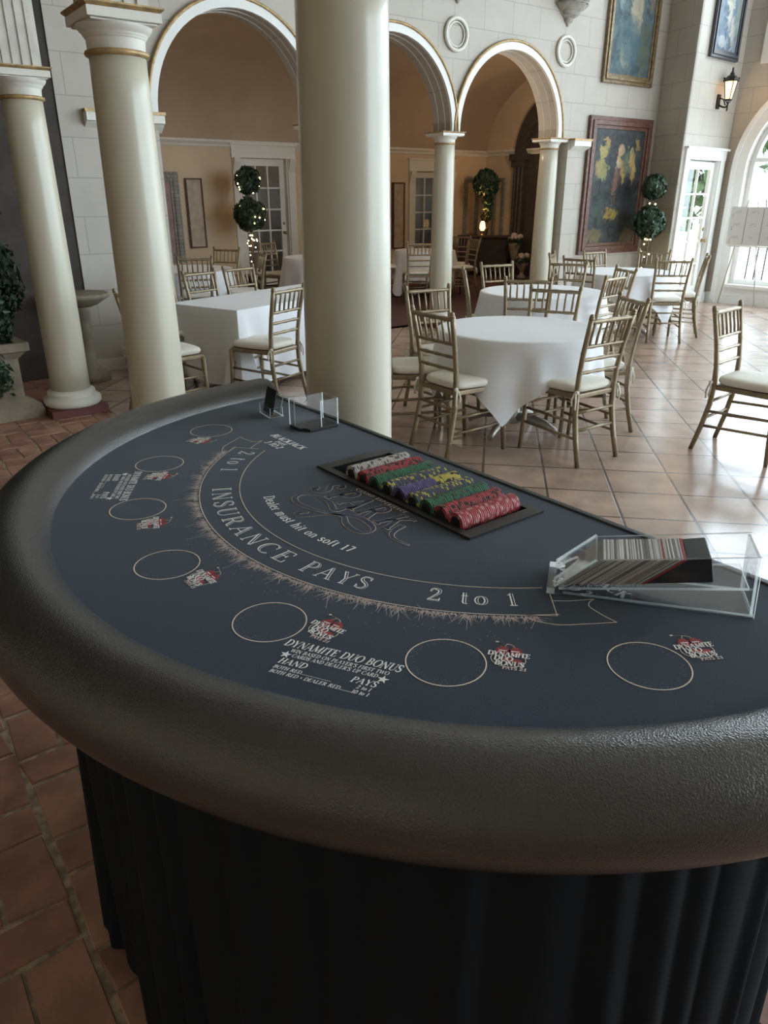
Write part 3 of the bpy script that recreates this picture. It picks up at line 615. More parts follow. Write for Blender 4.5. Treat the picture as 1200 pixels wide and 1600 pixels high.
ob('foliage', b, M['leaf'], t2, flip=False)
b = B(); b.tube([(0, 0, -.02), (.02, 0, .6), (-.04, 0, 1.4)], .025, 6); ob('trunk', b, M['stem'], t2)
b = B(); rng = random.Random(4)
for k in range(7):
    x = -.3+.11*k*rng.uniform(.5, 1.1)
    foliage((x, -.29, .44-.05*k % .2), .09, 90, rng, .03, (1, .4, 1.4), b, .9)
o = ob('trailing_ivy', b, M['leaf'], t2, flip=False); o.location = (-.1, .0, -.52)
# bird bath behind the first column
t = thing('stone_birdbath', 'grey stone pedestal birdbath half hidden behind the first column', 'birdbath', (2.44, 6.80, 0))
b = B(); b.s = True; b.lathe([(.17, 0), (.17, .06), (.12, .09), (.07, .14), (.055, .35), (.07, .62), (.10, .66)], n=20); ob('pedestal', b, M['stone'], t)
b = B(); b.s = True; b.lathe([(.05, .64), (.14, .67), (.24, .73), (.26, .76), (.24, .77), (.1, .72), (0, .71)], n=24); ob('basin', b, M['stone'], t)
t = thing('flower_basket', 'small dark basket of white flowers on the floor against the block wall', 'basket', (2.93, 6.93, 0))
b = B(); b.s = True; b.lathe([(.07, 0), (.09, .1), (.085, .1), (.06, .02)], n=14); ob('basket', b, M['plinth'], t)
b = B(); rng = random.Random(5); foliage((0, 0, .16), .1, 160, rng, .03, (1, 1, 1.1), b); ob('flowers', b, M['cush'], t, flip=False)
# inner room corner: chest, lamp, ivy topiary, flowers
pc = WA(9.35, 4.75)
t = thing('dark_chest', 'dark wooden chest in the inner room corner under the glowing lamp', 'chest', (pc.x, pc.y, 0), R(-50))
b = B(); b.b2(-.5, .5, -.22, .22, .08, .74); ob('body', b, M['dark'], t, bevel=.01)
b = B(); b.b2(-.54, .54, -.25, .25, .74, .78); ob('top', b, M['dark'], t, bevel=.008)
for sx in (-1, 1):
    for sy in (-1, 1): b = B(); b.box((sx*.45, sy*.17, .04), (.07, .07, .08)); ob('foot', b, M['dark'], t)
for k in (-1, 1):
    b = B(); b.b2(k*.25-.22, k*.25+.22, -.235, -.22, .16, .68); b.ball((k*.25-k*.17, -.245, .45), .018, 8); ob('door', b, M['dark'], t)
t = thing('candle_lamp', 'small glowing candle lamp on the dark chest', 'lamp', (pc.x-.12, pc.y-.05, .78))
b = B(); b.s = True; b.lathe([(.06, 0), (.06, .015), (.015, .03), (.012, .1), (.03, .11)], n=14); ob('base', b, M['brass'], t)
b = B(); b.s = True; b.lathe([(.03, .1), (.06, .15), (.05, .24), (.03, .28)], n=14, cap=False); ob('shade', b, M['shade'], t)
light('candle_light', 'POINT', (pc.x-.12, pc.y-.05, .98), 40, (1, .56, .2), .05)
topiary('leafy topiary with trailing ivy on the dark chest beside the candle lamp', (pc.x+.05, pc.y+.05, .78), [(1.0, .24)], .95, 9, [], pot=(.09, .16), ls=.05)
b = B(); rng = random.Random(6)
for k in range(9): foliage((.06+rng.uniform(-.12, .12), rng.uniform(-.12, .12), .88-.07*k), .10, 60, rng, .045, (1, 1, 1), b, .8)
o = ob('trailing_ivy', b, M['leaf'], [x for x in COL.objects if x.name.startswith('topiary')][-1], flip=False)
for k, (s0, t0, z0) in enumerate(((9.55, 4.05, .36), (9.5, 3.75, 0.0))):
    p = WA(s0, t0); t = thing('rose_bouquet', ['pale rose bouquet in a tall urn in front of the dark portal', 'pale rose bouquet in a low urn beside the taller rose urn'][k], 'flowers', (p.x, p.y, 0))
    b = B(); b.s = True; h = .3+z0; b.lathe([(.1, 0), (.1, .03), (.04, .08), (.05, h*.5), (.12, h-.05), (.13, h), (.1, h)], n=16); ob('urn', b, M['stone'], t)
    b = B(); rng = random.Random(20+k)
    for j in range(16):
        a = rng.uniform(0, 2*pi); rr = .14*sqrt(rng.random()); b.s = True; b.ball((rr*cos(a), rr*sin(a), h+.06+.1*rng.random()), .05, 7, (1, 1, .8))
    ob('roses', b, M['petal'], t)
    b = B(); foliage((0, 0, h+.03), .17, 140, rng, .04, (1, 1, .5), b); ob('leaves', b, M['leaf'], t, flip=False)

# ---------------------------------------------------------------- chiavari chairs
def chair0():
    t = thing('chiavari_chair', '', 'chair'); c = M['champ']; k = []
    def add(n, b, m=c, **kw): o = ob(n, b, m, t, **kw); k.append(o); return o
    for s in (-1, 1):
        # back post running down as the rear leg
        b = B(); b.s = True
        pts = [(-.275, s*.185, 0), (-.235, s*.178, .16), (-.205, s*.172, .32), (-.20, s*.17, .45), (-.205, s*.172, .56), (-.225, s*.178, .70), (-.25, s*.185, .82), (-.268, s*.19, .905)]
        b.tube(pts, [.0155, .017, .018, .018, .0165, .016, .0155, .015], 8)
        for z, x, y in ((.905, -.268, s*.19), (.12, -.245, s*.18), (.58, -.208, s*.173), (.70, -.225, s*.178)): b.lathe([(.014, -.008), (.0185, 0), (.014, .008)], (x, y, z), n=8)
        b.ball((-.27, s*.191, .918), .0155, 8); add('back_post', b)
        b = B(); b.s = True; b.tube([(.215, s*.195, 0), (.20, s*.19, .2), (.19, s*.185, .43)], [.0135, .016, .019], 8); b.lathe([(.014, -.008), (.0185, 0), (.014, .008)], (.205, s*.191, .15), n=8); add('leg', b)
        b = B(); b.s = True
        b.tube([(-.235, s*.178, .17), (.203, s*.19, .19)], .0095, 7); b.tube([(-.215, s*.175, .27), (.198, s*.189, .285)], .0095, 7); add('side_stretcher', b)
        b = B(); b.s = True; b.ball((-.215, s*.19, .462), .016, 6, (1, .9, .8)); b.tube([(-.215, s*.2, .46), (-.228, s*.208, .41), (-.225, s*.206, .36)], .006, 5); b.tube([(-.21, s*.2, .46), (-.20, s*.214, .42), (-.205, s*.214, .38)], .006, 5); add('cushion_tie', b, M['cush'])
    b = B(); b.s = True
    b.tube([(.2, -.19, .22), (.2, .19, .22)], .0095, 7); b.tube([(.197, -.19, .315), (.197, .19, .315)], .0095, 7); add('front_stretcher', b)
    b = B(); b.s = True; b.tube([(-.225, -.176, .22), (-.225, .176, .22)], .0095, 7); b.tube([(-.21, -.174, .33), (-.21, .174, .33)], .0095, 7); add('rear_stretcher', b)
    b = B(); h = .02
    q = [(-.205, -.172), (-.205, .172), (.19, .195), (.205, .17), (.205, -.17), (.19, -.195)]; b.prism(q, 'z', .412, .445); add('seat_frame', b, bevel=.008)
    b = B(); b.s = True; q = []
    ro = [(.70, .448), (.97, .452), (1.02, .468), (1.0, .486), (.92, .496), (.6, .50), (0, .502)]
    vs = []; n = 32
    for r_, z in ro:
        for i in range(n):
            a = 2*pi*i/n; e = 4.5; x = abs(cos(a))**(2/e)*(1 if cos(a) > 0 else -1); y = abs(sin(a))**(2/e)*(1 if sin(a) > 0 else -1)
            vs.append((.003+x*.203*r_, y*(.19+.012*x)*r_, z))
    b.add(vs, [(j*n+i, j*n+(i+1) % n, (j+1)*n+(i+1) % n, (j+1)*n+i) for j in range(len(ro)-1) for i in range(n)]); add('cushion', b, M['cush'])
    for z, x, r_ in ((.885, -.264, .013), (.735, -.232, .0105), (.655, -.218, .0105), (.575, -.208, .0105)):
        w = .172+(z-.45)*.042
        b = B(); b.s = True; b.tube([(x, w*(i/5-1), z) for i in range(11)], [r_*(1.25 if i % 3 == 2 else 1) for i in range(11)], 7); add('back_rail', b)
    for i in range(6):
        y = (-1+2*(i+.5)/6)*.172; b = B(); b.s = True; b.tube([(-.232, y*.98, .735), (-.24, y, .785), (-.252, y, .835), (-.264, y*1.02, .885)], [.007, .0085, .0075, .007], 6); add('spindle', b)
    CH[t.name] = k
    return t
C0 = chair0(); used = [False]
def chair(bx, by, deg, label, group):
    """bx, by: ground point under the middle of the seat back"""
    d = R(deg); x, y = bx+.262*cos(d), by+.262*sin(d)
    if not used[0]: used[0] = True; C0.location = (x, y, 0); C0.rotation_euler = (0, 0, d); C0['label'] = label; C0['group'] = group; return C0
    return dup(C0, (x, y, 0), d, label, group)
g1 = 'gold chairs around the front round table'
chair(3.255, 3.235, -6, 'gold chair with its back towards the card table, beside the thick column', g1)
chair(3.955, 2.44, 84, 'gold chair facing the front round table, its whole back in view', g1)
chair(4.77, 2.80, 150, 'gold chair standing close behind another one at the front round table', g1)
chair(3.35, 3.84, -36, 'gold chair partly hidden by the thick column at the front round table', g1)
chair(4.14, 4.17, -104, 'gold chair behind the front round table, before the slim arcade column', g1)
chair(4.84, 3.50, -158, 'gold chair behind the front round table with its backrest against the cloth', g1)
g2 = 'gold chairs around the middle round table'
chair(5.22, 4.06, 40, 'gold chair drawn up to the middle round table from the front table side', g2)
chair(5.98, 3.70, 95, 'gold chair at the window-side edge of the middle round table', g2)
chair(6.2, 5.24, -106, 'gold chair behind the middle round table in front of the arches', g2)
chair(5.36, 4.92, -45, 'gold chair seen edge-on between the slim column and the middle round table', g2)
chair(6.86, 4.83, -155, 'gold chair behind the middle round table, overlapping the back table', g2)
chair(6.70, 4.05, 150, 'gold chair turned sideways between the middle and back round tables', g2)
g3 = 'gold chairs around the back round table'
chair(7.45, 5.10, 8, 'gold chair at the arcade side of the back round table', g3)
chair(7.81, 5.74, -62, 'gold chair seen edge-on against the last arcade column', g3)
chair(8.53, 5.62, -100, 'gold chair behind the back round table, under the low painting', g3)
chair(8.03, 4.27, 45, 'gold chair with its whole back showing in front of the back round table', g3)
chair(9.15, 5.15, -158, 'gold chair behind the back round table near the two-ball topiary', g3)
chair(8.82, 4.29, 120, 'gold chair seen in profile in front of the glazed door', g3)
chair(4.84, 2.16, -88, 'lone gold chair standing by itself on the open tiles', 'lone chair')
g4 = 'gold chairs around the long table'
chair(3.33, 4.87, 108, 'gold chair drawn up to the front of the long clothed table, beside the thick column', g4)
chair(2.25, 5.32, 2, 'gold chair half hidden by the second column at the end of the long table', g4)
chair(3.46, 6.50, -76, 'middle gold chair of the row behind the long clothed table', g4)
chair(3.98, 6.66, -80, 'gold chair behind the long clothed table, closest to the thick column', g4)
chair(2.98, 6.42, -76, 'gold chair behind the long table, half hidden by the gilt-capital column', g4)
g5 = 'chairs in the inner room'
def achair(s, t, deg, label): p = WA(s, t); chair(p.x, p.y, deg-5.5, label, g5)
achair(1.45, 1.10, 75, 'gold chair before the inner round table inside the big arch')
achair(2.4, 2.3, -145, 'gold chair below the fairy-lit topiary at the inner round table')
achair(2.38, 1.25, 165, 'gold chair seen edge-on beside the inner table inside the big arch')
achair(3.5, 3.25, -65, 'gold chair behind the small cloth table by the glazed inner door')
achair(5.25, 1.75, 60, 'gold chair before the inner table seen through the middle arch')
achair(6.75, 2.2, 165, 'gold chair seen through the last arch beside the slim column')
achair(5.45, 3.25, -45, 'gold chair behind the inner table seen through the middle arch')
achair(7.05, 2.9, -150, 'gold chair in shadow near the dark chest and topiary')

# ---------------------------------------------------------------- dining tables and cloths
def round_cloth(label, x, y, r, h, a, rot, seed):
    rng = random.Random(seed); b = B(); b.s = True; n = 144; ph = [rng.uniform(0, 6) for _ in range(4)]; rings = []
    for fr in (0.0, .5, .93, .985): rings.append([(r*fr*cos(2*pi*i/n), r*fr*sin(2*pi*i/n), h+.004) for i in range(n)])
    rings.append([((r+.004)*cos(2*pi*i/n), (r+.004)*sin(2*pi*i/n), h-.004) for i in range(n)])
    K = 9
    for k in range(1, K+1):
        ring = []
        for i in range(n):
            th = 2*pi*i/n; tt = th-rot; d = a/max(abs(cos(tt)), abs(sin(tt)))-r; d = min(a-r+(d-a+r)*.85, h-.03)
            fold = (sin(12*th+ph[0])*.5+sin(7*th+ph[1])*.35+sin(19*th+ph[2])*.2); u = k/K
            rr = r+.006+u*d*.07+fold*.055*u**1.2*min(1, d/.4)+.02*u
            ring.append((rr*cos(th), rr*sin(th), h-.004-d*u))
        rings.append(ring)
    vs = [v for q in rings for v in q]
    b.add(vs, [(j*n+i, j*n+(i+1) % n, (j+1)*n+(i+1) % n, (j+1)*n+i) for j in range(len(rings)-1) for i in range(n)])
    o = ob('tablecloth', b, M['cloth']); o.location = (x, y, 0); tag(o, label, 'tablecloth', 'white table linen'); return o
def round_table(label, x, y, r, h, rz):
    t = thing('round_table', label, 'table', (x, y, 0), rz, 'round dining tables')
    b = B(); b.lathe([(r-.006, h-.03), (r-.002, h-.02), (r-.002, h-.004), (r-.01, h)], n=48); ob('tabletop', b, M['steel'], t)
    b = B(); b.s = True; b.lathe([(.055, .06), (.05, .1), (.045, .4), (.05, h-.05), (.16, h-.03)], n=20); ob('pedestal', b, M['steel'], t)
    for k in range(4):
        b = B(); b.s = True; a = k*pi/2; P = [(.03, .10), (.14, .105), (.24, .085), (.32, .045), (.345, .018)]
        b.tube([(q*cos(a), q*sin(a), z) for q, z in P], [.034, .034, .030, .024, .017], 8); ob('foot', b, M['steel'], t)
    return t
TB = [(4.10, 3.24, .555, .72, 'the front one by the card table', .80), (5.92, 4.43, .58, .72, 'the middle one before the arches', .82), (8.25, 5.0, .57, .72, 'the back one below the low painting', .84)]
for k, (x, y, r, h, w, a) in enumerate(TB):
    round_table('round pedestal table under a white cloth, %s' % w, x, y, r, h, R((14, 35, 20)[k]))
    round_cloth('white linen cloth draped over a round table, %s' % w, x, y, r, h, a, R((-12, 25, 40)[k]), 30+k)
for k, (s0, t0, r, w) in enumerate(((1.6, 1.85, .6, 'inside the first arch'), (3.95, 2.55, .5, 'by the glazed inner door'), (6.15, 2.75, .5, 'behind the slim arcade column'))):
    p = WA(s0, t0); round_table('round inner-room table under white cloth, %s' % w, p.x, p.y, r, .72, .3)
    round_cloth('white linen cloth on the inner-room round table %s' % w, p.x, p.y, r, .72, r+.42, .3+k, 40+k)
# long table
LT = frame(3.14, 5.33, 15); LL, LWd, LH = 1.75, .80, .705
pc_ = LT @ Vector((LL/2, LWd/2, 0))
t = thing('long_table', 'long folding banquet table under white cloth behind the columns', 'table', (pc_.x, pc_.y, 0), R(15))
b = B(); b.b2(-LL/2+.01, LL/2-.01, -LWd/2+.01, LWd/2-.01, LH-.03, LH-.002); ob('tabletop', b, M['steel'], t)
for sx in (-1, 1):
    for sy in (-1, 1): b = B(); b.s = True; b.tube([(sx*LL*.42, sy*LWd*.4, 0), (sx*LL*.40, sy*LWd*.36, LH-.03)], .014, 8); ob('leg', b, M['steel'], t)
b = B(); b.s = False; rng = random.Random(8)
hx, hy = LL/2, LWd/2; per = []
def seg(p, q, n):
    for i in range(n): per.append((p[0]+(q[0]-p[0])*i/n, p[1]+(q[1]-p[1])*i/n))
seg((-hx, -hy), (hx, -hy), 44); seg((hx, -hy), (hx, hy), 20); seg((hx, hy), (-hx, hy), 44); seg((-hx, hy), (-hx, -hy), 20)
n = len(per); rings = [[(x, y, LH+.003) for x, y in per]]
for k in range(0, 9):
    u = k/8; ring = []
    for i, (x, y) in enumerate(per):
        nx, ny = (0, -1) if y == -hy and abs(x) < hx else (0, 1) if y == hy and abs(x) < hx else (1, 0) if x == hx and abs(y) < hy else (-1, 0) if x == -hx and abs(y) < hy else (x/abs(x)*.707, y/abs(y)*.707)
        dc = hypot(hx-abs(x), hy-abs(y)); corner = math.exp(-(dc/.09)**2)
        front = 1 if (y == -hy) else 0
        out = .004+u*(.015+.012*sin(i*.9+1)+.20*corner)+.006*sin(i*.37)*u
        drop = (LH-.06)*u*(1 if corner > .02 else .97)
        ring.append((x+nx*out, y+ny*out, LH-drop-.001))
    rings.append(ring)
vs = [v for q in rings for v in q]; b.s = True
b.add(vs, [(j*n+i, j*n+(i+1) % n, (j+1)*n+(i+1) % n, (j+1)*n+i) for j in range(len(rings)-1) for i in range(n)]); b.s = False; b.add(rings[0], [tuple(range(n))])
o = ob('tablecloth', b, M['cloth'], smooth=50); o.location = (pc_.x, pc_.y, 0); o.rotation_euler = (0, 0, R(15)); tag(o, 'white linen cloth hanging to the floor on the long table', 'tablecloth', 'white table linen')

# ---------------------------------------------------------------- sign board on easel by the arched window
t = thing('easel', 'thin easel holding a white seating chart in front of the arched window', 'easel', (11.55, 5.02, 0))
b = B(); b.tube([(.22, .43, 0), (.0, .12, 1.5)], .012, 6); ob('leg', b, M['steel'], t)
b = B(); b.tube([(-.12, -.55, 0), (.0, -.12, 1.5)], .012, 6); ob('leg', b, M['steel'], t)
b = B(); b.tube([(.3, -.1, 0), (.02, 0, 1.5)], .010, 6); ob('leg', b, M['steel'], t)
b = B(); b.tube([(-.02, .3, .87), (-.02, -.3, .87)], .012, 6); ob('ledge', b, M['steel'], t)
t = thing('seating_chart', 'white seating chart board with rows of small writing on the easel', 'sign', (11.47, 4.86, .885), R(4))
b = B(); b.b2(-.012, .0, -.46, .46, 0, .52); ob('board', b, M['board'], t)
b = B(); rng = random.Random(9)
for k in range(1, 4): b.b2(-.0135, -.012, .46-k*.23-.003, .46-k*.23+.003, .02, .5)
for r_ in range(3):
    for k in range(4):
        for j in range(2):
            y0 = .40-k*.23; x = [(y0-.02*i, .46-r_*.17-j*.02+rng.uniform(-.004, .004)) for i in range(6)]
            for p, q in zip(x, x[1:]):
                if rng.random() < .7: b.box((-.0128, (p[0]+q[0])/2, (p[1]+q[1])/2), (.001, .014, .004))
ob('chart_writing', b, M['ink'], t)
b = B()
for r_ in range(3):
    for q in range(3): b.ball((-.012, .43-rng.uniform(0, .03), .42-.17*r_-.02*q), .012, 6, (.2, 1, 1))
ob('flower_print', b, M['petal'], t)

# ---------------------------------------------------------------- outside the windows
b = B(); b.b2(12.24, 34, -14, 26, -.3, -.12); b.b2(10.9, 12.24, 6.1, 26, -.3, -.12); struct('ground_terrace', b, M['pave'])
t = thing('terrace_railing', 'dark iron balcony railing outside the arched window', 'railing', (14.2, 3.0, -.12))
b = B(); b.b2(-.02, .02, -3.5, 3.4, .86, .9); b.b2(-.015, .015, -3.5, 3.4, .1, .13); ob('rail', b, M['iron'], t)
for k in range(46): b = B(); b.tube([(0, -3.45+k*.15, 0), (0, -3.45+k*.15, .88)], .014, 5); ob('baluster', b, M['iron'], t)
t = thing('patio_umbrella', 'folded blue-grey patio umbrella beyond the terrace railing', 'umbrella', (15.2, 5.05, -.12))
b = B(); b.lathe([(.45, .95), (.3, 1.2), (.06, 1.34), (0, 1.36)], n=10, cap=False); ob('canopy', b, M['blue'], t); b = B(); b.tube([(0, 0, 0), (0, 0, 1.36)], .02, 6); ob('pole', b, M['steel'], t)
rng = random.Random(21)
for k, (x, y, h, r) in enumerate(((15.6, 8.6, 2.0, 1.1), (19.5, 11.6, 3.2, 1.6), (22, 8.2, 3.0, 1.4), (25, 5.2, 2.2, 1.3))):
    t = thing('garden_tree', ['bushy garden tree seen through the upper panes of the glazed door', 'taller garden tree behind the one in the glazed door', 'garden tree seen between the door and the arched window', 'low garden tree seen through the arched window'][k], 'tree', (x, y, -.12))
    b = B(); b.tube([(0, 0, 0), (.1, 0, h*.6), (0, .1, h)], [.14, .1, .05], 7); ob('trunk', b, M['stem'], t)
    b = B(); foliage((0, 0, h), r, 700, rng, .2, (1, 1, .9), b, .8); ob('crown', b, M['leaf2'], t, flip=False)
# ---------------------------------------------------------------- serif lettering drawn as strokes
def cat_rom(P, n=6):
    o = []; Q_ = [P[0]]+list(P)+[P[-1]]
    for i in range(1, len(Q_)-2):
        p0, p1, p2, p3 = Q_[i-1], Q_[i], Q_[i+1], Q_[i+2]
        for k in range(n):
            t = k/n; o.append(tuple(.5*((2*p1[j])+(-p0[j]+p2[j])*t+(2*p0[j]-5*p1[j]+4*p2[j]-p3[j])*t*t+(-p0[j]+3*p1[j]-3*p2[j]+p3[j])*t**3) for j in (0, 1)))
    return o+[Q_[-1]]
def st(x, y0=0, y1=1): return ('k', [(x, y0), (x, y1)])
def hl(x0, x1, y): return ('n', [(x0, y), (x1, y)])
def ln(k, *p): return (k, list(p))
def bowl(x, y0, y1, r): c = (y0+y1)/2; return ('a', [(x, y1)]+arc(x+.12, c, r, (y1-y0)/2, 90, -90, 12)+[(x, y0)])
SC = cat_rom([(.52, .76), (.46, .93), (.30, 1), (.13, .93), (.09, .76), (.2, .6), (.40, .46), (.52, .28), (.46, .07), (.29, 0), (.12, .07), (.06, .24)], 4)
G = {
 'A': (.84, [ln('n', (.05, 0), (.38, 1)), ln('k', (.38, 1), (.70, 0)), hl(.16, .58, .34), hl(-.04, .17, 0), hl(.56, .86, 0)]),
 'B': (.74, [st(.17), hl(.02, .17, 0), hl(.02, .17, 1), bowl(.17, .52, 1, .25), bowl(.17, 0, .52, .32)]),
 'C': (.80, [('a', arc(.43, .5, .36, .5, 48, 312, 20)), ln('n', (.68, .66), (.68, .98))]),
 'D': (.84, [st(.17), hl(.02, .17, 0), hl(.02, .17, 1), bowl(.17, 0, 1, .46)]),
 'E': (.70, [st(.17), hl(.02, .60, 0), hl(.02, .58, 1), hl(.17, .44, .52), ln('n', (.6, 0), (.6, .25)), ln('n', (.58, 1), (.58, .77)), ln('n', (.44, .42), (.44, .62))]),
 'F': (.66, [st(.17), hl(.02, .32, 0), hl(.02, .58, 1), hl(.17, .44, .5), ln('n', (.58, 1), (.58, .76)), ln('n', (.44, .4), (.44, .6))]),
 'H': (.86, [st(.17), st(.66), hl(.17, .66, .52), hl(.03, .32, 0), hl(.03, .32, 1), hl(.52, .80, 0), hl(.52, .80, 1)]),
 'I': (.38, [st(.18), hl(.04, .33, 0), hl(.04, .33, 1)]),
 'J': (.52, [('a', [(.33, 1), (.33, .2)]+arc(.2, .16, .13, .16, 0, -150, 8)), hl(.2, .46, 1)]),
 'K': (.84, [st(.17), ln('n', (.17, .38), (.62, 1)), ln('k', (.34, .62), (.70, 0)), hl(.03, .32, 0), hl(.03, .32, 1), hl(.5, .74, 1), hl(.56, .84, 0)]),
 'L': (.66, [st(.17), hl(.02, .58, 0), ln('n', (.58, 0), (.58, .26)), hl(.02, .32, 1)]),
 'M': (1.0, [ln('n', (.12, 0), (.12, 1)), ln('k', (.12, 1), (.47, .05)), ln('n', (.47, .05), (.82, 1)), st(.82), hl(.0, .24, 0), hl(.68, .96, 0)]),
 'N': (.84, [ln('n', (.12, 0), (.12, 1)), ln('k', (.12, 1), (.69, 0)), ln('n', (.69, 0), (.69, 1)), hl(.0, .24, 0), hl(.57, .81, 1)]),
 'O': (.86, [('a', arc(.43, .5, .37, .5, 0, 360, 28))]),
 'P': (.70, [st(.17), hl(.02, .32, 0), hl(.02, .17, 1), bowl(.17, .48, 1, .30)]),
 'R': (.80, [st(.17), hl(.02, .32, 0), hl(.02, .17, 1), bowl(.17, .5, 1, .28), ln('k', (.40, .5), (.68, 0)), hl(.6, .80, 0)]),
 'S': (.62, [('s', SC), ln('n', (.52, .72), (.52, .98)), ln('n', (.06, .28), (.06, .02))]),
 'T': (.72, [st(.36), hl(.04, .68, 1), ln('n', (.04, 1), (.04, .74)), ln('n', (.68, 1), (.68, .74)), hl(.22, .50, 0)]),
 'U': (.80, [('a', [(.17, 1), (.17, .3)]+arc(.41, .3, .24, .3, 180, 270, 8)), ('n', arc(.41, .3, .26, .3, 270, 360, 8)+[(.67, 1)]), hl(.03, .31, 1), hl(.55, .79, 1)]),
 'W': (1.1, [ln('k', (.08, 1), (.32, 0)), ln('n', (.32, 0), (.55, 1)), ln('k', (.55, 1), (.78, 0)), ln('n', (.78, 0), (1.0, 1)), hl(-.02, .2, 1), hl(.9, 1.1, 1)]),
 'X': (.78, [ln('k', (.08, 1), (.66, 0)), ln('n', (.66, 1), (.08, 0)), hl(0, .2, 0), hl(.54, .76, 0), hl(0, .2, 1), hl(.54, .76, 1)]),
 'Y': (.76, [ln('k', (.08, 1), (.37, .45)), ln('n', (.68, 1), (.37, .45)), st(.37, 0, .45), hl(-.02, .2, 1), hl(.56, .78, 1), hl(.23, .51, 0)]),
 '1': (.46, [st(.24), ln('n', (.08, .84), (.24, 1)), hl(.08, .40, 0)]),
 '2': (.64, [('s', cat_rom([(.10, .74), (.15, .94), (.32, 1), (.50, .88), (.48, .64), (.30, .36), (.08, .05)], 4)), ln('k2', (.08, .05), (.56, .05)), ln('n', (.57, 0), (.57, .26))]),
 '3': (.62, [('s', cat_rom([(.10, .80), (.2, .97), (.40, .97), (.48, .76), (.36, .56), (.24, .53)], 4)), ('s', cat_rom([(.24, .53), (.42, .5), (.52, .28), (.42, .05), (.22, 0), (.08, .16)], 4))]),
 '7': (.58, [ln('k2', (.06, .96), (.52, .96)), ln('k', (.50, .96), (.22, 0))]),
 '0': (.64, [('a', arc(.32, .5, .24, .5, 0, 360, 24))]),
 'a': (.52, [('a', arc(.22, .17, .15, .17, 0, 360, 14)), ('a', arc(.24, .45, .15, .2, 150, 20, 8)+[(.39, .45), (.39, .03)]), hl(.38, .48, .02)]),
 'e': (.54, [hl(.08, .46, .36), ('a', arc(.27, .33, .20, .33, 5, 320, 18))]),
 'f': (.38, [('a', [(.16, 0), (.16, .8)]+arc(.27, .84, .11, .16, 180, 40, 7)), hl(.04, .32, .64), hl(.06, .28, 0)]),
 'h': (.66, [st(.15, 0, 1.02), ('a', arc(.33, .42, .18, .24, 170, 0, 9)+[(.51, .42), (.51, 0)]), hl(.04, .26, 0), hl(.4, .62, 0), hl(.04, .15, 1)]),
 'i': (.34, [st(.16, 0, .66), hl(.05, .28, 0), hl(.05, .16, .65), ln('k', (.16, .86), (.16, 1.0))]),
 'l': (.34, [st(.16, 0, 1.02), hl(.05, .28, 0), hl(.05, .16, 1)]),
 'm': (.96, [st(.15, 0, .66), ('a', arc(.30, .42, .15, .24, 170, 0, 8)+[(.45, .42), (.45, 0)]), ('a', arc(.61, .42, .16, .24, 170, 0, 8)+[(.77, .42), (.77, 0)]), hl(.04, .26, 0), hl(.35, .56, 0), hl(.67, .88, 0)]),
 'n': (.66, [st(.15, 0, .66), ('a', arc(.33, .42, .18, .24, 170, 0, 9)+[(.51, .42), (.51, 0)]), hl(.04, .26, 0), hl(.4, .62, 0), hl(.04, .15, .65)]),
 'o': (.56, [('a', arc(.28, .33, .21, .33, 0, 360, 20))]),
 'r': (.46, [st(.15, 0, .66), ('a', arc(.29, .46, .14, .18, 170, 40, 6)), hl(.04, .28, 0), hl(.04, .15, .65)]),
 's': (.46, [('s', [(x*.72, y*.66) for x, y in SC])]),
 't': (.38, [('a', [(.16, .9), (.16, .14)]+arc(.25, .12, .09, .12, 180, 300, 6)), hl(.03, .31, .64)]),
 'u': (.66, [('a', [(.14, .66), (.14, .22)]+arc(.31, .22, .17, .22, 180, 350, 8)), st(.50, 0, .66), hl(.03, .14, .65), hl(.39, .5, .65), hl(.5, .6, .02)]),
 '.': (.22, [ln('k', (.1, 0), (.1, .13))]), "'": (.2, [ln('k', (.1, .75), (.1, 1))]), ':': (.3, [ln('k', (.14, .05), (.14, .2)), ln('k', (.14, .5), (.14, .65))]),
 '+': (.5, [ln('k', (.25, .25), (.25, .7)), hl(.08, .42, .48)]), ' ': (.38, [])}
def width(tx, tr=.0): return sum(G[c][0]+tr for c in tx)-tr
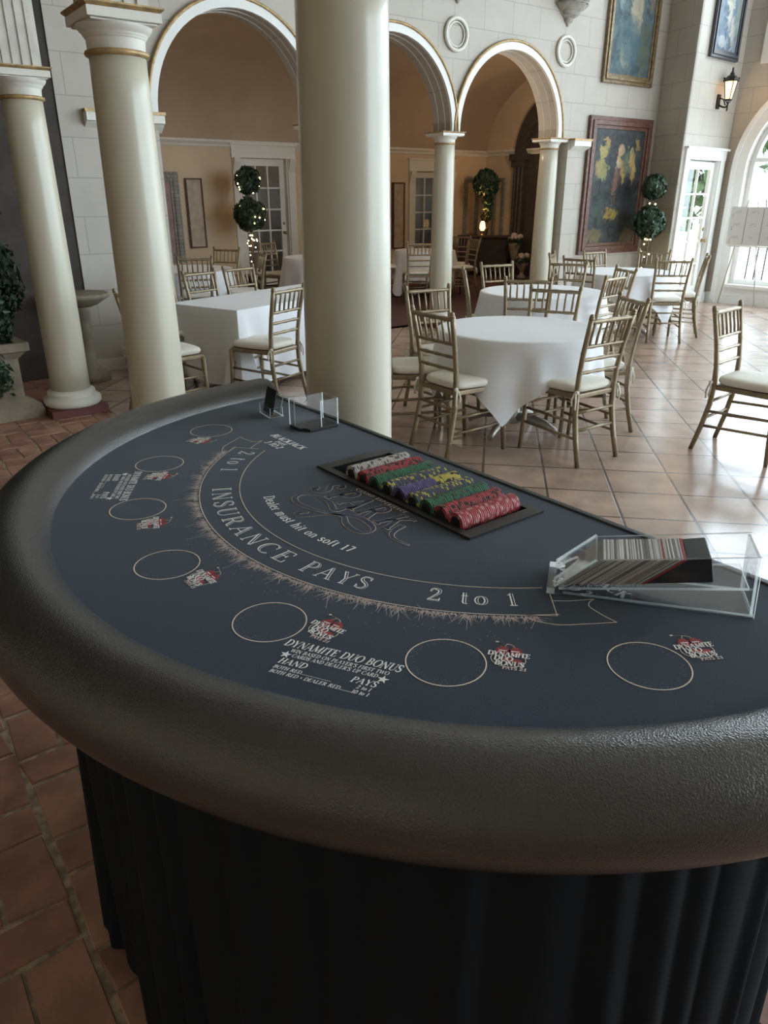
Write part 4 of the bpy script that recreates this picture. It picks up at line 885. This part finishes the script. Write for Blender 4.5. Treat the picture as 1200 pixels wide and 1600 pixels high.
def lettering(b, tx, h, f, z, tr=.06, kw=.15, nw=.05, sl=0, inline=False, u0=None, xs=1):
    """f maps text space (u along, v up) to the felt plane"""
    x = -width(tx, tr)*xs*h/2 if u0 is None else u0
    for c in tx:
        adv, strokes = G[c]
        for kind, pts in strokes:
            if kind in ('a', 's') and len(pts) > 2 or kind == 'a':
                ws = []
                for i in range(len(pts)):
                    a, d = pts[max(i-1, 0)], pts[min(i+1, len(pts)-1)]; dx, dy = d[0]-a[0], d[1]-a[1]; l = hypot(dx, dy) or 1
                    q = abs(dy)/l if kind == 'a' else max(0, min(1, .25+.75*sin(pi*i/(len(pts)-1))))
                    ws.append(nw+(kw-nw)*q**1.6)
            else: ws = [{'k': kw, 'n': nw, 'k2': kw*.75}[kind]]*len(pts)
            if len(pts) == 2:
                p, q = pts; pts = [(p[0]+(q[0]-p[0])*t, p[1]+(q[1]-p[1])*t) for t in (0, .5, 1)]; ws = [ws[0]]*3
            g = lambda p, x=x: f((x+(p[0]+sl*p[1])*h*xs, p[1]*h))
            if inline and max(ws) > kw*.6 and kind != 'n':
                for sgn, wm in ((-.34, .42), (.44, .20)):
                    off = []
                    for i in range(len(pts)):
                        a, d = pts[max(i-1, 0)], pts[min(i+1, len(pts)-1)]; dx, dy = d[0]-a[0], d[1]-a[1]; l = hypot(dx, dy) or 1
                        s_ = -1 if dy/l < 0 else 1
                        off.append((pts[i][0]+s_*dy/l*sgn*ws[i], pts[i][1]-s_*dx/l*sgn*ws[i]))
                    b.ribbon(off, [max(w*wm, nw*.5) for w in ws], z, g)
            else: b.ribbon(pts, ws, z, g)
        x += (adv+tr)*h*xs
    return b
# ribbon widths above are in glyph units because they are mapped with the points
def place(cx, cy, deg, ):
    c, s_ = cos(R(deg)), sin(R(deg)); return lambda p: (cx+p[0]*c-p[1]*s_, cy+p[0]*s_+p[1]*c)
def along(rad, deg0): return lambda p: ((rad-p[1])*cos(R(deg0)+p[0]/rad), (rad-p[1])*sin(R(deg0)+p[0]/rad))

# ---------------------------------------------------------------- card table
TT = thing('blackjack_table', 'black half-round card table with padded leather rail and pleated black skirt', 'table', (1.157, 1.0, 1.0), R(-93.15))
RF = .862; RCX, RCY = -.012, -.004
D = [(RCX+RF*cos(R(a)), min(0, RCY+RF*sin(R(a)))) for a in range(180, 361, 3)]
TX0, TX1, TY0, TY1 = -.243, .225, -.246, -.058          # tray cut-out
b = B()
def ring_felt(z):
    """half disc with the tray opening left out"""
    inn = [(TX0, TY1), (TX0, TY0), (TX1, TY0), (TX1, TY1)]
    o = [(RCX-RF, 0)]+D[1:-1]+[(RCX+RF, 0)]; return o, inn
o_, i_ = ring_felt(0); nO = len(o_)
poly = o_+[(TX1, 0), (TX1, TY1), (TX1, TY0), (TX0, TY0), (TX0, TY1), (TX0, 0)]
b.add([(x, y, 0) for x, y in poly], [tuple(range(len(poly)))]); b.add([(TX0, 0, 0), (TX0, TY1, 0), (TX1, TY1, 0), (TX1, 0, 0)], [(0, 1, 2, 3)])
fm = b.mesh('felt', M['felt']); bm = bmesh.new(); bm.from_mesh(fm); bmesh.ops.triangulate(bm, faces=bm.faces); bmesh.ops.recalc_face_normals(bm, faces=bm.faces)
if sum(f.normal.z for f in bm.faces) < 0: bmesh.ops.reverse_faces(bm, faces=bm.faces)
bm.to_mesh(fm); bm.free()
FELT = ob('felt', fm, None, TT)
b = B(); b.prism([(x*.99, y*.99-.002) for x, y in poly], 'z', -.035, -.003); ob('table_deck', b, M['dark'], TT)
b = B(); b.b2(-.86, .84, -.004, .012, -.04, .003); ob('edge_trim', b, M['black'], TT, bevel=.003)
# padded rail
b = B(); b.s = True; rc, rz_, rr_ = .926, -.030, .070
rc, rz_, rr_ = .920, -.032, .073
prof = [(.858, -.02)]+[(rc+rr_*cos(R(a)), rz_+rr_*sin(R(a))) for a in range(160, -121, -8)]+[(.875, -.085)]
path = [180+k*180/120 for k in range(121)]; vs = []; n = len(prof)
for th in path:
    for r_, z in prof: vs.append((r_*cos(R(th)), r_*sin(R(th)), z))
b.add(vs, [(i*n+j, (i+1)*n+j, (i+1)*n+j+1, i*n+j+1) for i in range(120) for j in range(n-1)])
for e, sg in ((0, 1), (120, 1)):                        # rounded ends
    prev = [e*n+j for j in range(n)]; cx = sum(prof[j][0] for j in range(n))/n; cz = sum(prof[j][1] for j in range(n))/n
    for k in range(1, 6):
        u = k/5; sc = (max(0, 1-u**3))**.5 if k < 5 else .02; off = .045*u; o = len(b.v)
        cur = [((-1 if e == 0 else 1)*(cx+(r_-cx)*sc), off, cz+(z-cz)*sc) for r_, z in prof]
        b.v += cur
        for j in range(n-1): b.f.append([prev[j], prev[j+1], o+j+1, o+j]); b.m.append(0); b.sm.append(True)
        prev = [o+j for j in range(n)]
ob('padded_rail', b, M['leather'], TT).location = (RCX, RCY, 0)
# pleated skirt
rng = random.Random(12); b = B(); b.s = True; n = 900; ths = [178+184*i/n for i in range(n+1)]; pl = []; x = 0
while x < 184: w = rng.uniform(3.2, 8.5); pl.append((x, w, rng.uniform(.35, 1.0), rng.uniform(.2, .8))); x += w
def pleat(a, u):
    for (x, w, am, sk) in pl:
        if x <= a < x+w:
            q = (a-x)/w; q = q**(.55+sk); return am*(sin(pi*q)**1.3)
    return 0
rings = []; K = 14
for k in range(K+1):
    u = k/K; ring = []
    for i, th in enumerate(ths):
        a = th-178; r_ = .868+.018*u
        if th > 338: r_ -= .095*((th-338)/24)**1.5
        p = pleat(a, u); am = .011+.014*u
        r_ += u*(.020*math.exp(-((th-254)/4.5)**2)-.045*math.exp(-((th-267)/6)**2))
        r_ += am*(p-.45)+.006*u*sin(a*.21+1)
        lift = (.0 if th > 205 else .02*(1+sin(a*.5))) ; z = -.085-(1.0-.085-.008-lift)*u
        ring.append((r_*cos(R(th+u*1.2*sin(a*.13))), r_*sin(R(th+u*1.2*sin(a*.13))), z))
    rings.append(ring)
m_ = n+1; b.add([v for q in rings for v in q], [(j*m_+i, j*m_+i+1, (j+1)*m_+i+1, (j+1)*m_+i) for j in range(K) for i in range(n)])
ob('pleated_skirt', b, M['skirt'], TT).location = (RCX, RCY, 0)
b = B(); pz = [(-.80+1.57*i/160, -.03+.012*sin(i*.9)+.006*sin(i*.37)) for i in range(161)]
b.s = True; b.add([(x, y, z) for z in (-.04, -.992) for x, y in pz], [(i, i+1, 162+i, 161+i) for i in range(160)]); ob('skirt_light_block', b, M['skirt'], TT)  # unseen dealer-side panel added to block light leaking under the table
b = B(); th = R(180.5); b.tube([(.88*cos(th), .88*sin(th), -.93), (.888*cos(th), .885*sin(th), -.965), (.90*cos(th), .888*sin(th)-.01, -.994)], [.012, .006, .005], 6); ob('skirt_tie', b, M['skirt'], TT)
# printing on the felt
ZP = .0006
def prnt(name, b, m, z=0, label=None):
    o = ob(name, b, m, FELT, flip=False)
    me = o.data; bm = bmesh.new(); bm.from_mesh(me)
    for f in bm.faces:
        if f.normal.z < 0: f.normal_flip()
    bm.to_mesh(me); bm.free(); return o
PC = (.003, .035); angs = [269+20.4*k for k in range(-3, 4)]
rng = random.Random(14)
for a in angs:
    cx, cy = PC[0]+.743*cos(R(a)), PC[1]+.743*sin(R(a))
    b = B(); b.ribbon(arc(cx, cy, .0525, .0525, 0, 360, 64), .0017, ZP); b.mi = 1
    for _ in range(260):
        t = rng.uniform(0, 2*pi); q = .051-.012*rng.random()**2.2; s_ = .0005; x, y = cx+q*cos(t), cy+q*sin(t)
        b.add([(x-s_, y, ZP), (x, y-s_, ZP), (x+s_, y, ZP), (x, y+s_, ZP)], [(0, 1, 2, 3)])
    prnt('betting_circle', b, [M['print_t'], M['print_d']])
    # bonus emblem beside the circle
    pf = place(cx, cy, a+90); E_ = lambda p, pf=pf: pf((.0795+p[0]*.84, .027+p[1]*.84))
    b = B(); b.mi = 0; b.ribbon(arc(0, -.006, .027, .021, 0, 360, 40), .0012, ZP, E_)
    b.mi = 2
    for ccx in (-.009, .010):
        for k in range(5):
            yy = -.004+.02*k/4; hw_ = sqrt(max(0, .0115**2-(yy-.006)**2)); b.ribbon([(ccx-hw_, yy+.01), (ccx+hw_, yy+.01)], .0052, ZP+.0001, E_)
    b.ribbon([(-.012, -.006), (.02, -.012)], .012, ZP+.00008, E_)
    b.mi = 0
    for ccx in (-.009, .010): b.ribbon(cat_rom([(ccx, .025), (ccx*.6, .033), (-.004, .037), (-.02, .040)], 4), .0011, ZP+.0001, E_)
    b.ribbon([(-.0225, .040), (-.0175, .0405)], .004, ZP+.0002, E_)
    b.mi = 1
    for sx in (-.009, .010): b.ribbon([(sx-.007, .0165), (sx+.006, .0165)], .0022, ZP+.0003, E_)
    lettering(b, 'DYNAMITE', .0115, lambda p: E_((p[0], p[1]+.001)), ZP+.0005, .0, .24, .09, .1, xs=.95)
    lettering(b, 'DUO', .0115, lambda p: E_((p[0]-.008, p[1]-.0115)), ZP+.0005, .02, .24, .09, .1)
    lettering(b, 'BONUS', .0115, lambda p: E_((p[0]+.002, p[1]-.024)), ZP+.0005, .02, .24, .09, .1)
    b.mi = 3; lettering(b, 'PAYS 2:1', .0075, lambda p: E_((p[0]+.010, p[1]-.034)), ZP+.0005, .02, .22, .1, .1)
    prnt('bonus_emblem', b, [M['print_t'], M['print_w'], M['print_r'], M['print_p']])
for a in (269-1.5*20.4, 269+1.5*20.4):
    pf = place(PC[0]+.781*cos(R(a)), PC[1]+.781*sin(R(a)), a+90); b = B(); kw = dict(tr=.03, kw=.18, nw=.07, sl=.2)
    T_ = lambda dx, dy: (lambda p: pf((p[0]+dx, p[1]+dy)))
    lettering(b, 'DYNAMITE DUO BONUS', .0150, T_(0, .005), ZP, xs=.82, **kw)
    lettering(b, "WIN BASED ON PLAYER'S FIRST TWO", .0072, T_(.002, -.0065), ZP, xs=.90, **kw)
    lettering(b, "CARDS AND DEALER'S UP CARD", .0072, T_(.0, -.0165), ZP, xs=.90, **kw)
    lettering(b, 'HAND', .0115, T_(-.052, -.034), ZP, **kw); lettering(b, 'PAYS', .0115, T_(.05, -.036), ZP, **kw)
    lettering(b, 'BOTH RED'+'.'*26, .0066, T_(0, -.046), ZP, u0=-.072, **kw); lettering(b, '2 to 1', .0066, T_(0, -.046), ZP, u0=.045, **kw)
    lettering(b, 'BOTH RED + DEALER RED'+'.'*12, .0066, T_(0, -.056), ZP, u0=-.072, **kw); lettering(b, '10 to 1', .0066, T_(0, -.056), ZP, u0=.043, **kw)
    for sx, sy in ((-.070, -.014), (.070, -.017)):
        pts = [(sx+(.0085 if k % 2 == 0 else .0034)*cos(pi/2+k*pi/5), sy+(.0085 if k % 2 == 0 else .0034)*sin(pi/2+k*pi/5)) for k in range(10)]
        b.add([(*pf(p), ZP) for p in pts]+[(*pf((sx, sy)), ZP)], [(k, (k+1) % 10, 10) for k in range(10)])
    prnt('payout_lettering', b, M['print_w'])
# insurance band
A0_, A1_ = 212.5, 327.5
b = B(); b.ribbon(arc(0, 0, .592, .592, A0_+1, A1_-1, 90), .0016, ZP); b.ribbon(arc(0, .003, .514, .514, A0_+1.5, A1_-1.5, 90), .0014, ZP)
tl = [(.446, -.29), (.495, -.332), (.464, -.367), (.468, -.371)]; sw = cat_rom([(.468, -.371), (.486, -.366), (.512, -.349), (.534, -.318), (.559, -.279)]); s2 = cat_rom([(.559, -.279), (.54, -.279), (.521, -.277), (.506, -.273), (.499, -.262), (.498, -.250)]); s3 = cat_rom([(.498, -.250), (.48, -.281), (.462, -.304)])
for sg in (1, -1):
    for q in (tl, sw, s2, s3): b.ribbon([(sg*x, y) for x, y in q], .0013, ZP)
prnt('insurance_band', b, M['print_t'])
b = B()
lettering(b, 'INSURANCE', .037, along(.566, 260.7), ZP, .22, .15, .045, inline=True, xs=1.27); prnt('insurance_lettering', b, M['print_w'])
b = B(); lettering(b, 'PAYS', .037, along(.566, 290.8), ZP, .20, .15, .045, inline=True); prnt('pays_lettering', b, M['print_w'])
for a in (222.8, 314.2): b = B(); lettering(b, '2 to 1', .036, along(.565, a), ZP, .22, .16, .05, inline=True); prnt('odds_lettering', b, M['print_w'])
b = B(); lettering(b, 'Dealer must hit on soft 17', .021, along(.467, 268.0), ZP, .085, .16, .07); prnt('dealer_rule_lettering', b, M['print_w'])
for cx in (-.452, .452):
    b = B(); kw = dict(tr=.04, kw=.24, nw=.08, sl=.12)
    lettering(b, 'BLACKJACK', .020, lambda p: (cx+p[0], -.214+p[1]), ZP, xs=1.0, **kw); lettering(b, 'PAYS', .0125, lambda p: (cx+p[0], -.232+p[1]), ZP, **kw); lettering(b, '3 TO 2', .017, lambda p: (cx+p[0], -.254+p[1]), ZP, **kw)
    prnt('blackjack_lettering', b, M['print_w'])
# starburst of fine sparks along the outer edge of the band
b = B(); rng = random.Random(17)
for k in range(2300):
    a = rng.uniform(A0_+4, A1_-4); clump = .6+.4*sin(a*1.7)*sin(a*.43+2)
    l = (.006+.030*rng.random()**2.6)*clump*(1.9 if rng.random() < .06 else 1)
    r0_ = .594+.007*rng.random(); da = rng.gauss(0, .55); x, y = r0_*cos(R(a)), r0_*sin(R(a)); d = R(a)+da
    b.ribbon([(x, y), (x+l*cos(d), y+l*sin(d))], [.0007, .00025], ZP)
for k in range(160):
    a = rng.uniform(A0_+4, A1_-4); q = .60+.06*rng.random(); x, y = q*cos(R(a)), q*sin(R(a)); s_ = .0006
    b.add([(x-s_, y, ZP), (x, y-s_, ZP), (x+s_, y, ZP), (x, y+s_, ZP)], [(0, 1, 2, 3)])
prnt('spark_print', b, M['print_p'])
# outlined logo lettering with swashes
def outline_word(strokes, name):
    b = B(); e = .0011
    for pts, w in strokes:
        ws = w if isinstance(w, list) else [w]*len(pts)
        a, c = pts[0], pts[1]; l = hypot(c[0]-a[0], c[1]-a[1]) or 1; h0 = (a[0]-(c[0]-a[0])/l*e, a[1]-(c[1]-a[1])/l*e)
        a2, c2_ = pts[-1], pts[-2]; l = hypot(c2_[0]-a2[0], c2_[1]-a2[1]) or 1; h1 = (a2[0]-(c2_[0]-a2[0])/l*e, a2[1]-(c2_[1]-a2[1])/l*e)
        b.mi = 0; b.ribbon([h0]+list(pts[1:-1])+[h1], [x+2*e for x in ws], ZP)
        b.mi = 1; b.ribbon(pts, ws, ZP+.0004)
    return prnt(name, b, [M['print_t'], M['print_b']])
stk = []; h = .062; x = -.150; y0 = -.335
for ch, dx in zip('SPARK', (.0, .052, .098, .152, .212)):
    for kind, pts in G[ch][1]:
        w = {'k': .011, 'n': .0045, 'a': .010, 's': .011, 'k2': .008}[kind]
        pts = [(x+dx+(px*.92+.12*py)*h, y0+py*h) for px, py in pts]
        if len(pts) == 2: pts = [pts[0], ((pts[0][0]+pts[1][0])/2, (pts[0][1]+pts[1][1])/2), pts[1]]
        stk.append((pts, w))
main = cat_rom([(-.012, -.318), (-.02, -.338), (-.024, -.362), (-.064, -.347), (-.107, -.348), (-.131, -.366), (-.127, -.388), (-.099, -.399), (-.063, -.394), (-.029, -.383), (.008, -.366), (.036, -.380), (.066, -.387), (.090, -.382), (.097, -.366), (.085, -.353), (.057, -.346), (.024, -.348), (-.01, -.375), (-.03, -.41), (-.044, -.430), (-.056, -.428), (-.055, -.416), (-.047, -.408)], 5)
nM = len(main); stk.append((main, [.0035+.0085*abs(sin(pi*i/nM*5.0)) for i in range(nM)]))
kt = cat_rom([(.112, -.305), (.122, -.335), (.142, -.352), (.182, -.349)], 6); stk.append((kt, [.012*(1-i/len(kt))+.002 for i in range(len(kt))]))
outline_word(stk, 'logo_lettering')
b = B(); lettering(b, 'CASINO EXPERIENCE', .0085, lambda p: (-.008+p[0], -.266+p[1]), ZP+.0008, .42, .22, .12); prnt('logo_small_lettering', b, M['print_t'])
# chip tray sunk in the felt
FT = Matrix.Translation((1.157, 1.0, 1.0)) @ Matrix.Rotation(R(-93.15), 4, 'Z')
t = thing('chip_tray', 'black chip tray sunk in the felt at the dealer edge', 'tray'); t.matrix_world = FT
b = B(); lx0, lx1, ly0, ly1 = TX0+.022, TX1-.020, TY0+.012, TY1-.012
for (x0, x1, y0_, y1_) in ((TX0-.008, lx0, TY0-.006, TY1+.004), (lx1, TX1+.008, TY0-.006, TY1+.004), (lx0, lx1, TY0-.006, ly0), (lx0, lx1, ly1, TY1+.004)): b.b2(x0, x1, y0_, y1_, .0003, .0045)
ob('rim', b, M['black'], t)
b = B(); dz = -.030
b.b2(lx0, lx1, ly0, ly1, dz-.004, dz); b.b2(lx0-.003, lx0, ly0, ly1, dz, .001); b.b2(lx1, lx1+.003, ly0, ly1, dz, .001); b.b2(lx0, lx1, ly0-.003, ly0, dz, .001); b.b2(lx0, lx1, ly1, ly1+.003, dz, .001)
ob('well', b, M['black'], t)
b = B(); CHR = .0200; CZ = .0075
for k in range(-1, 9):
    xx = -.150+.0405*(k-.5)
    b.prism([(xx-.005, dz), (xx+.005, dz), (xx+.0012, -.012), (xx-.0012, -.012)], 'y', ly0, ly1)
ob('divider_ribs', b, M['black'], t)
RED, GRN, WHT, BLU, PUR, YEL, BLK = (.42, .06, .07), (.035, .17, .085), (.55, .53, .50), (.07, .085, .12), (.10, .075, .22), (.55, .47, .10), (.025, .025, .03)
SP = {'white': (WHT, (.14, .14, .15)), 'red': (RED, BLK), 'green': (GRN, (.05, .07, .06)), 'slate': (BLU, YEL), 'purple': (PUR, (.16, .13, .30)), 'yellow': (YEL, BLK), 'rose': (RED, (.55, .3, .3))}
chip_me = {}
def chip_mesh(kind):
    if kind in chip_me: return chip_me[kind]
    th = .0045; b = B(); n = 28; r_ = CHR
    b.lathe([(0, 0), (r_*.62, 0), (r_*.64, .0003), (r_*.93, .0003)], n=n, cap=False); nf = len(b.f)
    for i in range(nf): b.m[i] = 1 if i < n*2 else 0
    b.lathe([(r_*.93, .0003), (r_, .0008), (r_, th-.0008), (r_*.93, th-.0003)], n=n, cap=False); b.mi = 1; b.lathe([(r_*.93, th-.0003), (0, th-.0003)], n=n, cap=False)
    c, s_ = SP[kind]; me = b.mesh('casino_chip', [chipmat('chip_'+kind, c, s_), M['black']]); chip_me[kind] = me; return me
ROWS = [('white', 'pale grey', 'row next to the empty slot'), ('red', 'red', 'second row from the empty slot'), ('green', 'green', 'third row from the empty slot'), ('slate', 'slate and yellow', 'fourth row from the empty slot'),
        ('purple', 'purple', 'fifth row from the empty slot'), ('slate', 'slate and yellow', 'row just after the purple one'), ('green', 'green', 'seventh row from the empty slot'), ('red', 'red', 'eighth row from the empty slot'), ('rose', 'red', 'end row facing the card shoe')]
rng = random.Random(19); NR = 33
for k, (kind, cw_, where) in enumerate(ROWS):
    xx = -.150+.0405*k
    y = TY0+.0145
    for j in range(NR):
        kd = kind; lb = '%s casino chip in the %s of the tray' % (cw_, where)
        if k == 4 and j > 18: kd = 'yellow'; lb = 'yellow casino chip behind the purple ones in the tray'
        o = bpy.data.objects.new('casino_chip', chip_mesh(kd)); COL.objects.link(o)
        dxx = rng.uniform(-.0005, .0005)
        o.matrix_world = FT @ Matrix.Translation((xx+dxx, y+j*.0047, CZ-.0005+rng.uniform(-.0004, .0004))) @ Matrix.Rotation(R(-90+rng.uniform(-1, 1)), 4, 'X') @ Matrix.Rotation(rng.uniform(0, 6.28), 4, 'Z')
        tag(o, lb, 'casino chip', '%s chips, %s' % (cw_ if kd != 'yellow' else 'yellow', where))
# card shoe
FS = FT @ Matrix.Translation((.451, -.286, .0008)) @ Matrix.Rotation(atan2(.5983, .8013), 4, 'Z')   # x back along the shoe, y across
t = thing('card_shoe', 'clear acrylic card shoe holding a slanted deck of cards on the felt', 'card shoe'); t.matrix_world = FS
SW = .09; side = [(0, 0), (0, .012), (.057, .064), (.276, .097), (.281, 0)]
def acrylic_prism(name, poly, axis, a, b_, face_axis, par):
    b = B(); b.prism(poly, axis, a, b_); 
    for i in range(2, len(b.f)): b.m[i] = 1
    return ob(name, b, [M['acryl'], M['edge']], par)
acrylic_prism('side_panel', side, 'y', 0, .005, 'y', t); acrylic_prism('side_panel', side, 'y', SW-.005, SW, 'y', t)
def slab(name, p0, p1, th, y0, y1, par):
    d = Vector((p1[0]-p0[0], p1[1]-p0[1])).normalized(); nn = (-d.y*th, d.x*th)
    b = B(); b.prism([p0, p1, (p1[0]+nn[0], p1[1]+nn[1]), (p0[0]+nn[0], p0[1]+nn[1])], 'y', y0, y1)
    b.m[0] = b.m[1] = 1; b.m[3] = b.m[5] = 1
    return ob(name, b, [M['acryl'], M['edge']], par)
slab('base_panel', (.012, .0), (.28, .0), .004, .005, SW-.005, t); slab('sloped_floor', (.006, .006), (.268, .042), .004, .005, SW-.005, t)
slab('end_panel', (.279, .004), (.274, .095), .004, .005, SW-.005, t)
slab('front_lip', (-.012, 0), (.0, 0), .010, 0, SW, t)
b = B(); pth = arc(0, 0, .5, 1, 180, 0, 10)            # sloped front with a thumb notch
d = Vector((.057, .052)).normalized(); L_ = hypot(.057, .052); nn = Vector((-d.y, d.x))*.004
out = [(.0, .0), (.0, L_), (SW, L_), (SW, 0)]+[(SW/2+.018*cos(R(a)), .045*sin(R(a))) for a in range(0, 181, 15)]
v0 = [(d.x*v, u, .012+d.y*v) for u, v in out]; v1 = [(x+nn.x, y, z+nn.y) for x, y, z in v0]; n = len(out)
b.add(v0+v1, [tuple(range(n)), tuple(range(n, 2*n))[::-1]]); b.mi = 1; b.add(v0+v1, [(i, (i+1) % n, n+(i+1) % n, n+i) for i in range(n)])
ob('front_panel', b, [M['acryl'], M['edge']], t)
# cards in the shoe: thin slanted sheets
NC = 96; cm = []
P0, P1 = Vector((.012, .0155)), Vector((.064, .062)); fl = Vector((.262, .036)).normalized()
step = .112/NC
for mk in ('card', 'cardd', 'redcard'):
    b = B(); th = step*.82; b.prism([(P0.x, P0.y), (P1.x, P1.y), (P1.x+fl.x*th, P1.y+fl.y*th), (P0.x+fl.x*th, P0.y+fl.y*th)], 'y', .0075, SW-.0075); cm.append(b.mesh('playing_card', M[mk]))
rng = random.Random(23)
for i in range(NC):
    red = i in (NC-22, NC-23)
    o = bpy.data.objects.new('playing_card', cm[2] if red else cm[rng.choice((0, 1))]); COL.objects.link(o)
    o.matrix_world = FS @ Matrix.Translation((fl.x*step*i+rng.uniform(-.0006, .0006), rng.uniform(-.0008, .0008), fl.y*step*i))
    tag(o, 'red edged playing card among the grey ones in the clear shoe' if red else 'playing card standing edge-up in the clear card shoe', 'playing card', 'red edged cards in the shoe' if red else 'cards in the shoe')
b = B(); th = .0042; q0, q1 = P0+fl*.1125, P1+fl*.1125
b.prism([tuple(q0), tuple(q1), tuple(q1+fl*th), tuple(q0+fl*th)], 'y', .0065, SW-.0065); o = ob('cut_card', b, M['redcard'], None, FS); tag(o, 'red cut card behind the deck in the clear shoe', 'cut card')
q0, q1 = P0+fl*.1175, P1+fl*.1175
b = B(); b.prism([tuple(q0), tuple(q1), (.212, .0845), (.220, .0465)], 'y', .008, SW-.008); o = ob('deck_weight', b, M['black'], None, FS, bevel=.0015); tag(o, 'black wedge weight pushing the cards in the clear shoe', 'card weight')
# clear discard box
t = thing('discard_box', 'clear acrylic card box on a black base near the far end of the felt', 'card box'); t.matrix_world = FT @ Matrix.Translation((-.518, -.084, 0))
bx, by, bh = .037, .052, .078
b = B(); b.prism([(-bx, -by), (bx*.35, -by), (bx*.42, -by+.012), (bx, -by+.016), (bx, by), (-bx, by)], 'z', .0006, .008); ob('base_plate', b, M['black'], t, bevel=.001)
def wall_(name, x0, x1, y0, y1):
    b = B(); b.b2(x0, x1, y0, y1, .008, bh); big = 'x' if x1-x0 > y1-y0 else 'y'
    for i, f in enumerate(b.f): b.m[i] = 0 if (big == 'y' and i in (4, 5)) or (big == 'x' and i in (2, 3)) else 1
    return ob(name, b, [M['acryl'], M['edge']], t)
wall_('wall_panel', -bx, -bx+.004, -by, by); wall_('wall_panel', -bx, bx, by-.004, by)
wall_('wall_panel', bx-.004, bx, .0, by); wall_('wall_panel', -bx, -bx*.35, -by, -by+.004)
# small acrylic stand with a dark card
t = thing('card_stand', 'small clear acrylic stand with a dark card leaning in it beside the rail end', 'card stand'); t.matrix_world = FT @ Matrix.Translation((-.690, -.112, 0)) @ Matrix.Rotation(R(-8), 4, 'Z')
def aslab(name, c, dd, rx=0):
    b = B(); b.box(c, dd, 0, rx); k = max(range(3), key=lambda i: -dd[i])
    for i in range(6): b.m[i] = 0 if i in {2: (0, 1), 1: (2, 3), 0: (4, 5)}[k] else 1
    return ob(name, b, [M['acryl'], M['edge']], t)
aslab('base', (0, 0, .0022), (.078, .040, .003)); aslab('front_lip', (0, -.018, .015), (.078, .003, .026)); aslab('side_panel', (-.0375, .0, .015), (.003, .036, .026)); aslab('side_panel', (.0375, .0, .015), (.003, .036, .026)); aslab('back_rest', (0, .014, .028), (.078, .003, .054), R(-14))
b = B(); b.box((0, -.002, .040), (.064, .003, .070), 0, R(-14)); o = ob('dark_card', b, [M['black']], None, FT @ Matrix.Translation((-.690, -.112, 0)) @ Matrix.Rotation(R(-8), 4, 'Z')); tag(o, 'dark card leaning in the small clear stand', 'card')
